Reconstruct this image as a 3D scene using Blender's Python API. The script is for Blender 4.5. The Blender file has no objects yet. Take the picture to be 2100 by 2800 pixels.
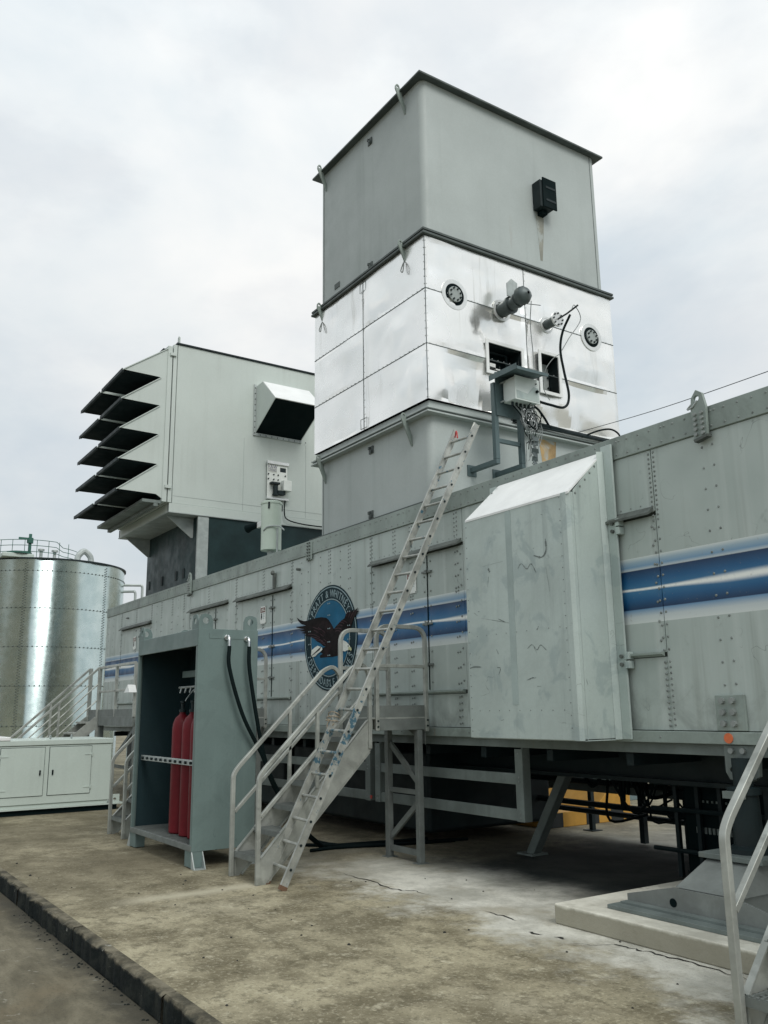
import bpy, bmesh, math, random
from mathutils import Vector, Matrix
random.seed(7)
R = math.radians
scene = bpy.context.scene
COL = scene.collection

# ---------------------------------------------------------------- camera
cam_d = bpy.data.cameras.new('camera'); cam = bpy.data.objects.new('camera', cam_d); COL.objects.link(cam)
yaw, pitch, roll = -0.98145494, 0.22210447, -0.01332238
F = Vector((math.sin(yaw)*math.cos(pitch), math.cos(yaw)*math.cos(pitch), math.sin(pitch)))
r0 = Vector((math.cos(yaw), -math.sin(yaw), 0)); u0 = r0.cross(F)
Rt = math.cos(roll)*r0 + math.sin(roll)*u0
Up = -math.sin(roll)*r0 + math.cos(roll)*u0
M = Matrix((Rt, Up, -F)).transposed().to_4x4(); M.translation = Vector((0, 0, 1.6))
cam.matrix_world = M
cam_d.sensor_fit = 'VERTICAL'; cam_d.sensor_height = 36.0; cam_d.lens = 36.0*2389.7/2800.0
cam_d.clip_start = 0.05; cam_d.clip_end = 4000
scene.camera = cam

# ---------------------------------------------------------------- sky, sun, exposure
SUN_EL, SUN_AZ = 44.0, 94.0            # azimuth clockwise from +Y
world = bpy.data.worlds.new('World'); scene.world = world; world.use_nodes = True
wn = world.node_tree; wn.nodes.clear()
def wnode(t, **k):
    n = wn.nodes.new(t)
    for a, b in k.items(): setattr(n, a, b)
    return n
sky = wnode('ShaderNodeTexSky', sky_type='NISHITA', sun_disc=False)
sky.sun_elevation = R(SUN_EL); sky.sun_rotation = R(SUN_AZ); sky.air_density = 1.0; sky.dust_density = 2.0
geo = wnode('ShaderNodeTexCoord')
mp = wnode('ShaderNodeMapping'); mp.inputs['Scale'].default_value = (1.0, 1.0, 1.7)
n1 = wnode('ShaderNodeTexNoise'); n1.inputs['Scale'].default_value = 2.3; n1.inputs['Detail'].default_value = 6; n1.inputs['Roughness'].default_value = 0.52
n1.inputs['Distortion'].default_value = 0.25
mp.inputs['Location'].default_value = (0.35, 1.1, 0.2)
rp = wnode('ShaderNodeValToRGB'); rp.color_ramp.elements[0].position = 0.34; rp.color_ramp.elements[1].position = 0.64
rp.color_ramp.elements[0].color = (5.6, 6.35, 6.85, 1); rp.color_ramp.elements[1].color = (8.2, 8.25, 8.15, 1)
mx = wnode('ShaderNodeMix', data_type='RGBA')
n2 = wnode('ShaderNodeTexNoise'); n2.inputs['Scale'].default_value = 3.4; n2.inputs['Detail'].default_value = 7; n2.inputs['Roughness'].default_value = 0.55
mr = wnode('ShaderNodeMapRange', interpolation_type='SMOOTHSTEP'); mr.inputs['From Min'].default_value = .36; mr.inputs['From Max'].default_value = .56; mr.inputs['To Min'].default_value = .86; mr.inputs['To Max'].default_value = .985
mp2 = wnode('ShaderNodeMapping'); mp2.inputs['Scale'].default_value = (1.0, 1.0, 2.2); mp2.inputs['Location'].default_value = (2.2, .4, 1.2)
bg = wnode('ShaderNodeBackground'); bg.inputs['Strength'].default_value = 0.1
wo = wnode('ShaderNodeOutputWorld')
L = wn.links.new
L(geo.outputs['Generated'], mp.inputs['Vector']); L(geo.outputs['Generated'], mp2.inputs['Vector']); L(mp2.outputs['Vector'], n2.inputs['Vector']); L(n2.outputs['Fac'], mr.inputs['Value']); L(mr.outputs['Result'], mx.inputs['Factor']); L(mp.outputs['Vector'], n1.inputs['Vector']); L(n1.outputs['Fac'], rp.inputs['Fac'])
L(sky.outputs['Color'], mx.inputs['A']); L(rp.outputs['Color'], mx.inputs['B']); 
sx_ = wnode('ShaderNodeSeparateXYZ'); L(geo.outputs['Generated'], sx_.inputs[0])
gr_ = wnode('ShaderNodeMapRange'); gr_.inputs['From Min'].default_value = 0.0; gr_.inputs['From Max'].default_value = 1.0; gr_.inputs['To Min'].default_value = 0.84; gr_.inputs['To Max'].default_value = 1.26
L(sx_.outputs['Z'], gr_.inputs['Value'])
mg = wnode('ShaderNodeVectorMath', operation='SCALE'); L(mx.outputs['Result'], mg.inputs[0]); L(gr_.outputs['Result'], mg.inputs['Scale']); L(mg.outputs['Vector'], bg.inputs['Color']); L(bg.outputs['Background'], wo.inputs['Surface'])
sd = bpy.data.lights.new('sun', 'SUN'); sun = bpy.data.objects.new('sun', sd); COL.objects.link(sun)
sd.energy = 1.5; sd.angle = R(30); sd.color = (1.0, 0.97, 0.92)
az = R(SUN_AZ); el = R(SUN_EL)
sdir = Vector((math.sin(az)*math.cos(el), math.cos(az)*math.cos(el), math.sin(el)))
sun.rotation_euler = sdir.to_track_quat('Z', 'Y').to_euler(); sun.location = (20, 0, 30)
vs = scene.view_settings; vs.view_transform = 'Standard'; vs.look = 'None'; vs.exposure = 0.2; vs.gamma = 1.0; vs.use_curve_mapping = False

# ---------------------------------------------------------------- materials
def srgb(r, g, b):
    f = lambda c: (c/255/12.92 if c/255 <= .04045 else ((c/255+.055)/1.055)**2.4)
    return (f(r), f(g), f(b))
class NT:
    def __init__(s, name):
        s.m = bpy.data.materials.new(name); s.m.use_nodes = True; s.t = s.m.node_tree; s.t.nodes.clear()
        s.out = s.n('ShaderNodeOutputMaterial'); s.b = s.n('ShaderNodeBsdfPrincipled'); s.l(s.b.outputs[0], s.out.inputs[0])
        s.tc = s.n('ShaderNodeTexCoord'); s.oi = None
    def n(s, t, **k):
        x = s.t.nodes.new(t)
        for a, b in k.items(): setattr(x, a, b)
        return x
    def l(s, a, b): s.t.links.new(a, b)
    def inp(s, sock, v):
        if hasattr(v, 'is_output'): s.l(v, sock)
        elif isinstance(v, (tuple, list)) and len(v) == 3 and sock.type == 'RGBA': sock.default_value = (*v, 1)
        else: sock.default_value = v
    def coord(s, sc=(1, 1, 1), loc=(0, 0, 0), rot=(0, 0, 0)):
        m = s.n('ShaderNodeMapping'); m.inputs['Scale'].default_value = sc; m.inputs['Location'].default_value = loc; m.inputs['Rotation'].default_value = rot
        s.l(s.tc.outputs['Object'], m.inputs['Vector']); return m.outputs[0]
    def noise(s, vec, scale=1, detail=4, rough=.55, dist=0):
        x = s.n('ShaderNodeTexNoise'); s.l(vec, x.inputs['Vector']); x.inputs['Scale'].default_value = scale
        x.inputs['Detail'].default_value = detail; x.inputs['Roughness'].default_value = rough; x.inputs['Distortion'].default_value = dist
        return x.outputs['Fac']
    def ramp(s, f, a, b, va=0., vb=1., smooth=True):
        x = s.n('ShaderNodeMapRange', interpolation_type='SMOOTHSTEP' if smooth else 'LINEAR'); s.l(f, x.inputs['Value'])
        x.inputs['From Min'].default_value = a; x.inputs['From Max'].default_value = b; x.inputs['To Min'].default_value = va; x.inputs['To Max'].default_value = vb
        return x.outputs['Result']
    def math(s, op, a, b=0., c=None):
        x = s.n('ShaderNodeMath', operation=op); s.inp(x.inputs[0], a); s.inp(x.inputs[1], b)
        if c is not None: s.inp(x.inputs[2], c)
        return x.outputs[0]
    def mix(s, f, a, b, mode='MIX'):
        x = s.n('ShaderNodeMix', data_type='RGBA', blend_type=mode); s.inp(x.inputs['Factor'], f); s.inp(x.inputs['A'], a); s.inp(x.inputs['B'], b)
        return x.outputs['Result']
    def xyz(s):
        x = s.n('ShaderNodeSeparateXYZ'); s.l(s.tc.outputs['Object'], x.inputs[0]); return x.outputs
    def bump(s, h, strength=.2, dist=.01):
        x = s.n('ShaderNodeBump'); x.inputs['Strength'].default_value = strength; x.inputs['Distance'].default_value = dist; s.l(h, x.inputs['Height'])
        s.l(x.outputs[0], s.b.inputs['Normal'])
    def done(s, col, rough=.5, metal=0., spec=.5):
        s.inp(s.b.inputs['Base Color'], col); s.inp(s.b.inputs['Roughness'], rough); s.inp(s.b.inputs['Metallic'], metal); s.b.inputs['Specular IOR Level'].default_value = spec
        return s.m
def shade(c, k): return tuple(min(1, x*k) for x in c)
def pmat(name, col, rough=.5, metal=0., var=.12, vs_=1.3, streak=0., scol=(.04, .045, .04), fine=.02, blot=0., bcol=None, bump=.03, spec=.4, rust=0., piece=.0, ssc=(5, 5, .28), scuff=0.):
    """painted or bare sheet metal: uneven tone, run-down streaks, blotches, rust specks"""
    s = NT(name); c = s.coord()
    v = s.noise(c, vs_, 5, .6)
    col1 = s.mix(s.ramp(v, .3, .7), shade(col, 1-var), shade(col, 1+var))
    f = s.noise(c, 45, 3, .6)
    col1 = s.mix(fine, col1, s.mix(s.ramp(f, .35, .65), (0, 0, 0), (1, 1, 1)), 'OVERLAY')
    if blot:
        b = s.noise(s.coord(loc=(3.1, 1.7, .4)), 3.2, 6, .62, .6)
        col1 = s.mix(s.ramp(b, .52, .62, 0, blot), col1, bcol or shade(col, .6))
    if streak:
        st = s.noise(s.coord(ssc, (1.3, .4, .9)), 1.6, 5, .6)
        st2 = s.noise(s.coord((1, 1, .4), (5, 2, 1)), .9, 3, .5)
        fac = s.math('MULTIPLY', s.ramp(st, .50, .72), s.ramp(st2, .38, .62, 0, streak))
        col1 = s.mix(fac, col1, scol)
    if scuff:
        k1 = s.noise(s.coord(loc=(6, 1, 3), rot=(.6, .3, .4)), 2.6, 3, .5, 1.2)
        line = s.ramp(s.math('ABSOLUTE', s.math('SUBTRACT', k1, .5)), .0, .007, 1, 0)
        k2 = s.ramp(s.noise(s.coord(loc=(2, 6, 8)), 2.3, 5, .6), .55, .66)
        k3 = s.ramp(s.noise(s.coord((1, 1, .6), (4, 3, 9)), 5.5, 8, .75), .64, .70, 0, .8)
        col1 = s.mix(s.math('MULTIPLY', s.math('MAXIMUM', s.math('MULTIPLY', line, k2), k3), scuff), col1, shade(col, .38))
    if rust:
        ru = s.noise(s.coord((3, 3, .6), (9, 4, 2)), 1.5, 7, .65)
        col1 = s.mix(s.ramp(ru, .64, .74, 0, rust), col1, srgb(120, 84, 50))
    if piece:
        oi = s.n('ShaderNodeObjectInfo'); k = s.ramp(oi.outputs['Random'], 0, 1, 1-piece, 1+piece, False)
        cmb = s.n('ShaderNodeCombineXYZ')
        for i in range(3): s.l(k, cmb.inputs[i])
        col1 = s.mix(1.0, col1, cmb.outputs[0], 'MULTIPLY')
    if bump: s.bump(s.noise(c, 9, 4, .6), bump, .02)
    rr = s.ramp(s.noise(s.coord(loc=(2, 2, 2)), 4, 4, .6), .3, .7, max(.05, rough-.08), min(1, rough+.1))
    return s.done(col1, rr, metal, spec)

MT = {}
MT['stack'] = pmat('stack_paint', (.372, .415, .405), .55, 0, .07, .7, streak=.3, scol=(.21, .25, .235), rust=.12, bump=.015, ssc=(3, 3, .12))
MT['stack_dark'] = pmat('flange_steel', (.075, .092, .088), .55, .2, .2, 3, streak=.25, bump=.03)
MT['house'] = pmat('filter_house_paint', (.50, .555, .525), .5, 0, .05, .6, streak=.2, scol=(.3, .33, .3), bump=.01)
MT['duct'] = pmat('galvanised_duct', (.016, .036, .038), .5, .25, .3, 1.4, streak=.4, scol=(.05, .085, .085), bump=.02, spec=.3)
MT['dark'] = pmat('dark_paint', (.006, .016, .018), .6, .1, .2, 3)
MT['black'] = pmat('black_void', (.003, .0095, .0105), .8, 0, .1, 2, bump=0, spec=.1)
MT['rubber'] = pmat('black_rubber', (.003, .009, .0095), .7, 0, .15, 6, spec=.12)
MT['alu'] = pmat('aluminium_mill', (.37, .39, .36), .45, .4, .16, 5, blot=.5, bcol=(.19, .205, .185), bump=.04, piece=.05)
MT['galv'] = pmat('galvanised_steel', (.40, .44, .43), .5, .35, .12, 5, blot=.4, bcol=(.26, .30, .30), bump=.03)
MT['frame'] = pmat('underframe_paint', (.155, .185, .175), .6, .1, .18, 3, streak=.4, scol=(.05, .06, .055), rust=.2, bump=.04)
MT['steelpost'] = pmat('weathered_post', (.165, .185, .175), .6, .2, .16, 6, blot=.3, bcol=(.14, .155, .15), bump=.05)
MT['hood'] = pmat('hood_galvanised', (.42, .49, .465), .45, .15, .08, 1.4, blot=.5, bcol=(.28, .35, .35), streak=.45, scol=(.20, .24, .235), bump=.03, scuff=.75)
MT['cab'] = pmat('cabinet_paint', (.13, .183, .175), .5, 0, .08, 1.2, streak=.35, scol=(.19, .245, .235), bump=.02, scuff=.4, blot=.2)
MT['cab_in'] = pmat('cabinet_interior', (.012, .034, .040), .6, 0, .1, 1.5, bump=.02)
MT['box'] = pmat('enclosure_paint', (.45, .52, .48), .5, 0, .05, .8, streak=.2, scol=(.3, .33, .31), bump=.01)
MT['white'] = pmat('white_paint', (.74, .76, .75), .45, 0, .05, 3, streak=.15, scol=(.4, .42, .4), bump=.01)
MT['muffler'] = pmat('muffler_paint', (.52, .61, .53), .4, 0, .05, 2, streak=.4, scol=(.35, .38, .36), bump=.01)
MT['red'] = pmat('cylinder_red', (.125, .009, .014), .42, 0, .18, 3, blot=.25, bcol=(.06, .006, .01), bump=.02, spec=.2)
MT['orange'] = pmat('orange_reflector', (.62, .15, .055), .4, 0, .1, 9)
MT['redlamp'] = pmat('red_reflector', (.42, .055, .04), .4, 0, .1, 9)
MT['yellow'] = pmat('yellow_paint', (.48, .26, .045), .7, 0, .15, 3, blot=.3, bcol=(.42, .24, .06), bump=.06)
MT['stripe_black'] = pmat('black_block_paint', (.02, .024, .024), .7, 0, .15, 3)
MT['bluegrey'] = pmat('blue_grey_paint', (.13, .18, .19), .55, 0, .1, 2, streak=.3)
MT['chrome'] = pmat('bright_fitting', (.75, .76, .76), .22, .95, .05, 6, bump=0, spec=.15)
MT['emb_ring'] = pmat('emblem_dark_ring', (.008, .026, .033), .65, 0, .1, 3, blot=.2, bcol=(.03, .06, .07), bump=0, spec=.15)
MT['emb_line'] = pmat('emblem_pale_line', (.25, .34, .36), .4, 0, .15, 8, bump=0, spec=.15)
MT['emb_blue'] = pmat('emblem_blue', (.012, .115, .215), .6, 0, .14, 2.2, blot=.3, bcol=(.012, .09, .16), bump=0, spec=.15)
MT['emb_brown'] = pmat('emblem_brown', (.0075, .0055, .006), .75, 0, .3, 6, blot=.35, bcol=(.035, .018, .02), bump=0, spec=.15)
MT['emb_feather'] = pmat('emblem_feather', (.045, .024, .030), .7, 0, .3, 9, bump=0, spec=.15)
MT['emb_white'] = pmat('emblem_white', (.66, .69, .63), .4, 0, .12, 9, blot=.25, bcol=(.35, .36, .33), bump=0, spec=.15)
MT['emb_beak'] = pmat('emblem_beak', (.46, .48, .27), .4, 0, .1, 9, bump=0)
MT['signwhite'] = pmat('sign_white', (.70, .735, .70), .4, 0, .04, 9, bump=0)
MT['signred'] = pmat('sign_red', (.16, .075, .065), .45, 0, .12, 20, bump=0)
MT['logoblue'] = pmat('logo_violet_blue', (.07, .065, .16), .45, 0, .1, 20, bump=0)
MT['pipe_dark'] = pmat('silencer_grey', (.085, .105, .105), .45, .35, .25, 7, blot=.4, bcol=(.16, .18, .18), bump=.06)
MT['portring'] = pmat('port_ring', (.66, .68, .67), .35, .6, .08, 6, bump=.01)
MT['portdisc'] = pmat('port_disc', (.30, .335, .325), .5, .2, .1, 6, bump=.02)
MT['rust'] = pmat('rusty_plate', (.18, .075, .035), .8, .1, .35, 7, blot=.5, bcol=(.33, .32, .25), bump=.1)
MT['jb'] = pmat('junction_box_paint', (.60, .655, .63), .4, 0, .04, 4, bump=0)
MT['jbframe'] = pmat('bracket_paint', (.085, .125, .13), .5, .1, .1, 4)
MT['cable_grey'] = pmat('grey_cable', (.22, .24, .24), .5, 0, .3, 20)
MT['rope'] = pmat('rope_fibre', (.36, .30, .22), .9, 0, .2, 40)
MT['tag_red'] = pmat('red_tag', (.45, .06, .06), .6, 0, .1, 9)
MT['tankgreen'] = pmat('tank_top_green', (.03, .11, .085), .5, 0, .2, 4)
MT['rubberfoot'] = pmat('ladder_foot', (.12, .07, .042), .8, 0, .2, 9)
MT['bolt'] = pmat('bolt_paint', (.25, .275, .265), .5, .2, .15, 12, bump=0)
MT['rivet'] = pmat('rivet_paint', (.19, .215, .205), .5, .1, .25, 12, bump=0)

def trailer_mat():
    s = NT('trailer_paint'); c = s.coord(); X, Y, Zc = s.xyz()
    base = s.mix(s.ramp(s.noise(c, .55, 5, .6), .3, .7), (.345, .405, .38), (.425, .485, .458))
    # vertical run-down streaks
    st = s.noise(s.coord((3.0, 1, .10), (1, 0, 2)), 1.7, 4, .6)
    base = s.mix(s.ramp(st, .52, .74, 0, .6), base, (.16, .178, .15))
    st = s.noise(s.coord((3.2, 1, .12), (7, 0, 4)), 1.5, 4, .6)
    base = s.mix(s.ramp(st, .52, .70, 0, .6), base, (.50, .555, .53))
    ru = s.noise(s.coord((2.6, 1, .18), (13, 0, 1)), 1.7, 6, .65)
    base = s.mix(s.ramp(ru, .66, .80, 0, .6), base, (.20, .15, .095))
    # grime gathered low down and scuffs
    gz = s.math('MULTIPLY', s.ramp(Zc, 2.1, 1.35), s.ramp(s.noise(s.coord((1.2, 1, 1), (2, 3, 4)), 2.2, 6, .65, .5), .42, .66, 0, .55))
    base = s.mix(gz, base, (.14, .16, .148))
    k1 = s.noise(s.coord(loc=(6, 1, 3), rot=(.2, .5, .1)), 2.2, 3, .5, 1.0)
    line = s.math('MULTIPLY', s.ramp(s.math('ABSOLUTE', s.math('SUBTRACT', k1, .5)), 0, .006, 1, 0), s.ramp(s.noise(s.coord(loc=(3, 3, 3)), 1.9, 4, .6), .54, .64, 0, .6))
    base = s.mix(line, base, (.12, .135, .125))
    base = s.mix(s.ramp(s.noise(s.coord((1, 1, .7), (11, 3, 5)), 3.4, 8, .72), .60, .70, 0, .5), base, (.215, .255, .24))
    # stripe: airbrushed blue band
    v = s.ramp(Zc, 2.29, 2.86, 0, 1, False)
    cr = s.n('ShaderNodeValToRGB'); s.l(v, cr.inputs['Fac']); e = cr.color_ramp
    W = (.60, .65, .63); LB = (.13, .26, .42); NV = (.005, .030, .085); BL = (.010, .092, .22)
    stops = [(0, W), (.10, (.50, .56, .57)), (.205, LB), (.215, NV), (.36, BL), (.5, (.04, .17, .32)), (.64, BL), (.80, NV), (.812, (.46, .52, .54)), (.86, (.17, .30, .44)), (.93, (.30, .41, .48)), (1.0, W)]
    while len(e.elements) < len(stops): e.elements.new(.5)
    for i, (p, q) in enumerate(stops): e.elements[i].position = p; e.elements[i].color = (*q, 1)
    sh = s.math('MULTIPLY', s.math('SUBTRACT', s.noise(s.coord((1, 0, 0), (4, 0, 0)), 0.42, 2, .5), .5), .22)
    d = s.math('ABSOLUTE', s.math('ADD', s.math('SUBTRACT', v, .50), sh))
    wd = s.ramp(s.math('COSINE', s.math('MULTIPLY', s.math('SUBTRACT', X, 6.8), 1.963)), 1.0, -1.0, .02, .062)
    core = s.ramp(s.math('DIVIDE', d, wd), .1, 1.5, 1, 0)
    core = s.math('MULTIPLY', core, s.ramp(s.noise(c, 30, 4, .7), .2, .5, .75, 1))
    stripe = s.mix(core, cr.outputs['Color'], (.82, .84, .80))
    stripe = s.mix(s.ramp(s.noise(c, 26, 5, .7), .60, .72, 0, .45), stripe, (.24, .22, .17))
    inside = s.math('MULTIPLY', s.math('GREATER_THAN', v, .0005), s.math('LESS_THAN', v, .9995))
    col = s.mix(inside, base, stripe)
    s.bump(s.noise(s.coord((1, 1, .5)), 2.2, 3, .5), .10, .03)
    return s.done(col, s.ramp(s.noise(c, 4, 3, .5), .3, .7, .36, .56), 0., .45)
MT['trailer'] = trailer_mat()
MT['rail'] = pmat('rail_paint', (.255, .305, .28), .5, .05, .14, 1.6, streak=.5, scol=(.10, .11, .10), rust=.25, blot=.3, bcol=(.16, .19, .17), bump=.03, ssc=(3, 3, 1.2))
MT['drip'] = pmat('drip_rail_paint', (.10, .115, .105), .6, 0, .3, 4, streak=.4, bump=.04)

def clad_mat():
    s = NT('aluminium_cladding'); c = s.coord()
    v = s.noise(c, 1.1, 4, .55)
    col = s.mix(s.ramp(v, .3, .7), (.86, .87, .85), (.96, .96, .94))
    st = s.noise(s.coord((6, 6, .22), (3, 1, 0)), 1.5, 5, .62)
    st2 = s.noise(s.coord((1, 1, .5), (6, 4, 0)), 1.1, 3, .5)
    col = s.mix(s.math('MULTIPLY', s.ramp(st, .54, .74), s.ramp(st2, .45, .62, 0, .5)), col, (.42, .41, .36))
    s.bump(s.noise(c, 1.4, 2, .5), .22, .12)
    return s.done(col, s.ramp(s.noise(c, 2, 3, .5), .3, .7, .18, .30), .78, .5)
MT['clad'] = clad_mat()

def tank_mat():
    s = NT('galvanised_tank'); 
    # angle round the shell places hand-set bright and dark reflection bands
    X, Y, Zc = s.xyz()
    ang = s.math('ARCTAN2', Y, X)
    cr = s.n('ShaderNodeValToRGB'); e = cr.color_ramp; e.interpolation = 'B_SPLINE'
    cmb = s.n('ShaderNodeCombineXYZ'); s.l(s.math('MULTIPLY', ang, 2.53), cmb.inputs[0]); s.l(s.math('MULTIPLY', Zc, .12), cmb.inputs[1])
    wob = s.math('MULTIPLY', s.math('SUBTRACT', s.noise(cmb.outputs[0], 1.4, 2, .5), .5), .14)
    deg = s.ramp(s.math('ADD', ang, wob), R(-75), R(75), 0, 1, False); s.l(deg, cr.inputs['Fac'])
    stops = [(-75, .5), (-56, .3), (-47, .15), (-40, .45), (-33, .1), (-23, .15), (-19, .95), (-10, .9), (-6, .15), (7, .12), (13, .75), (17, .6), (21, .95), (32, .9), (38, .2), (54, .15), (62, .9), (75, .6)]
    while len(e.elements) < len(stops): e.elements.new(.5)
    for i, (p, q) in enumerate(stops): e.elements[i].position = (p+75)/150; e.elements[i].color = (q, q, q, 1)
    # normals tilted band by band to put sky and ground reflections in
    normal_tilt = s.math('MULTIPLY', s.math('SUBTRACT', cr.outputs['Color'], .50), .62)
    gm = s.n('ShaderNodeNewGeometry'); cz = s.n('ShaderNodeCombineXYZ'); s.l(normal_tilt, cz.inputs[2])
    ad = s.n('ShaderNodeVectorMath', operation='ADD'); s.l(gm.outputs['Normal'], ad.inputs[0]); s.l(cz.outputs[0], ad.inputs[1])
    nm = s.n('ShaderNodeVectorMath', operation='NORMALIZE'); s.l(ad.outputs[0], nm.inputs[0]); s.l(nm.outputs[0], s.b.inputs['Normal'])
    col = s.mix(s.ramp(s.noise(s.coord(), 2.5, 5, .6), .3, .7), (.46, .555, .545), (.56, .65, .635))
    return s.done(col, s.ramp(s.noise(s.coord(), 6, 4, .6), .3, .7, .22, .30), .93, .5)
MT['tank'] = tank_mat()

def ladder_mat():
    s = NT('ladder_aluminium'); c = s.coord()
    col = s.mix(s.ramp(s.noise(c, 6, 4, .6), .3, .7), (.28, .295, .275), (.47, .485, .45))
    X, Y, Zc = s.xyz()
    nz = s.noise(c, 13, 5, .68)
    zone = s.math('MULTIPLY', s.ramp(Zc, .85, 1.0), s.ramp(Zc, 1.75, 1.55))
    zone2 = s.math('MULTIPLY', s.ramp(Zc, 3.3, 3.5), .35)
    m = s.ramp(s.math('SUBTRACT', s.math('ADD', nz, s.math('MULTIPLY', s.math('MAXIMUM', zone, zone2), .12)), .0), .645, .69, 0, .85)
    col = s.mix(m, col, (.02, .12, .19))
    d = s.ramp(s.noise(s.coord(loc=(4, 4, 4)), 20, 5, .7), .55, .75, 0, .5)
    col = s.mix(d, col, (.25, .25, .23))
    return s.done(col, .42, .45, .5)
MT['ladder'] = ladder_mat()

def ground_mat():
    s = NT('stained_concrete'); c = s.coord(); X, Y, Zc = s.xyz()
    a = s.noise(c, 1.7, 9, .66)
    b = s.noise(s.coord(loc=(7, 3, 0)), .42, 6, .6)
    d = s.noise(c, 6, 10, .76)
    brown = s.mix(s.ramp(a, .36, .64), (.16, .140, .088), (.385, .348, .238))
    brown = s.mix(s.ramp(b, .45, .66, 0, .38), brown, (.13, .115, .075))
    brown = s.mix(s.ramp(s.noise(s.coord(loc=(2, 1, 0)), .8, 8, .66), .52, .70, 0, .4), brown, (.54, .50, .37))
    brown = s.mix(s.ramp(d, .49, .60, 0, .6), brown, (.095, .083, .050))
    brown = s.mix(s.ramp(s.noise(s.coord(loc=(4, 2, 0)), 5, 9, .74), .56, .66, 0, .5), brown, (.60, .56, .42))
    brown = s.mix(s.ramp(s.noise(s.coord(loc=(5, 5, 0)), 30, 6, .72), .52, .64, 0, .42), brown, (.56, .52, .38))
    brown = s.mix(s.ramp(s.noise(s.coord(loc=(15, 5, 0)), 42, 5, .7), .53, .66, 0, .55), brown, (.08, .074, .045))
    brown = s.mix(s.math('MULTIPLY', s.ramp(s.math('ADD', X, s.math('MULTIPLY', b, 6)), -4.0, -7.0), s.ramp(s.noise(s.coord(loc=(9, 9, 0)), .55, 6, .62), .40, .60, .25, .65)), brown, (.105, .092, .058))
    # lime-washed strip along the trailer, shade beneath it painted into the colour
    wob = s.math('MULTIPLY', s.math('SUBTRACT', s.noise(s.coord(loc=(3, 8, 0)), 1.3, 11, .72), .5), 2.6)
    yy = s.math('ADD', Y, wob)
    strip = s.math('MULTIPLY', s.ramp(yy, 4.2, 4.85), s.ramp(s.math('ADD', X, wob), -9.4, -7.2, .12, 1))
    pale = s.mix(s.ramp(s.noise(c, 1.6, 9, .68), .36, .64), (.38, .375, .32), (.68, .67, .59))
    pale = s.mix(s.ramp(s.noise(s.coord(loc=(1, 9, 0)), 1.1, 8, .66), .52, .66, 0, .7), pale, (.34, .315, .24))
    pale = s.mix(s.ramp(s.noise(c, 34, 4, .6), .55, .70, 0, .35), pale, (.2, .2, .18))
    under_shade = s.mix(s.ramp(s.noise(s.coord(loc=(8, 2, 0)), 1.3, 8, .66), .35, .65), (.012, .018, .018), (.045, .05, .045))  # dark tone paints in the shade under the trailer
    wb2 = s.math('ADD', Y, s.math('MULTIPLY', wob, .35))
    pale = s.mix(s.math('MULTIPLY', s.ramp(wb2, 5.45, 6.35), s.ramp(wb2, 9.0, 8.3)), pale, under_shade)
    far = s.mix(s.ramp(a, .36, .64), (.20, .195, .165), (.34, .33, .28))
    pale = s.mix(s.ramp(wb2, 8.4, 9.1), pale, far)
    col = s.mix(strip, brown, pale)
    # pale scour running out from the stair foot
    sc_ = s.math('ADD', X, 8.03)
    sc2 = s.math('ADD', sc_, s.math('MULTIPLY', s.math('SUBTRACT', a, .5), .35))
    scour = s.math('MULTIPLY', s.ramp(s.math('ABSOLUTE', sc2), .0, .24, .7, 0), s.math('MULTIPLY', s.ramp(Y, 2.3, 2.9), s.ramp(Y, 4.0, 3.8)))
    col = s.mix(scour, col, (.50, .465, .35))
    s.bump(s.math('ADD', d, s.noise(c, 60, 5, .7)), .6, .012)
    return s.done(col, .88, 0, .25)
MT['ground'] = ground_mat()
def road_mat():
    s = NT('worn_road'); c = s.coord()
    a = s.noise(s.coord((.5, 1.6, 1), rot=(0, 0, R(8))), 1.6, 8, .68, .4)
    col = s.mix(s.ramp(a, .34, .66), (.09, .081, .055), (.205, .186, .132))
    col = s.mix(s.ramp(s.noise(c, .7, 5, .6), .5, .66, 0, .6), col, (.17, .14, .088))
    col = s.mix(s.ramp(s.noise(c, 5, 8, .75, .5), .59, .66, 0, .6), col, (.36, .35, .29))
    col = s.mix(s.ramp(s.noise(c, 40, 5, .7), .5, .68, 0, .4), col, (.05, .045, .036))
    X, Y, Zc = s.xyz()
    yw = s.math('ADD', Y, s.math('MULTIPLY', s.math('SUBTRACT', s.noise(s.coord(loc=(7, 1, 0)), 2.2, 8, .68), .5), .55))
    col = s.mix(s.ramp(yw, 1.72, 1.96, 0, .8), col, (.035, .034, .026))  # kerb shadow painted into the road colour with the damp band
    s.bump(s.noise(c, 40, 6, .7), .4, .015)
    return s.done(col, .9, 0, .25)
MT['road'] = road_mat()
def kerb_mat():
    s = NT('mossy_kerb'); c = s.coord(); X, Y, Zc = s.xyz()
    top = s.mix(s.ramp(s.noise(c, 5, 8, .7), .35, .65), (.075, .068, .048), (.205, .186, .135))
    top = s.mix(s.ramp(s.noise(s.coord(loc=(3, 0, 0)), 2.2, 8, .7), .50, .64, 0, .75), top, (.04, .039, .030))
    moss_shade = s.mix(s.ramp(s.noise(c, 6, 7, .7), .4, .7), (.006, .010, .010), (.03, .034, .028))  # near-black face: moss and shadow painted as one colour
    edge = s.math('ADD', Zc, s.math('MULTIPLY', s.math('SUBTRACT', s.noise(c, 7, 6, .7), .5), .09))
    col = s.mix(s.ramp(edge, .122, .152), moss_shade, top)
    col = s.mix(s.ramp(s.noise(s.coord(loc=(1, 4, 2)), 4.5, 8, .75), .63, .68, 0, .8), col, (.34, .34, .30))
    s.bump(s.noise(c, 16, 6, .7), .8, .03)
    return s.done(col, .92, 0, .2)
MT['kerb'] = kerb_mat()
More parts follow.
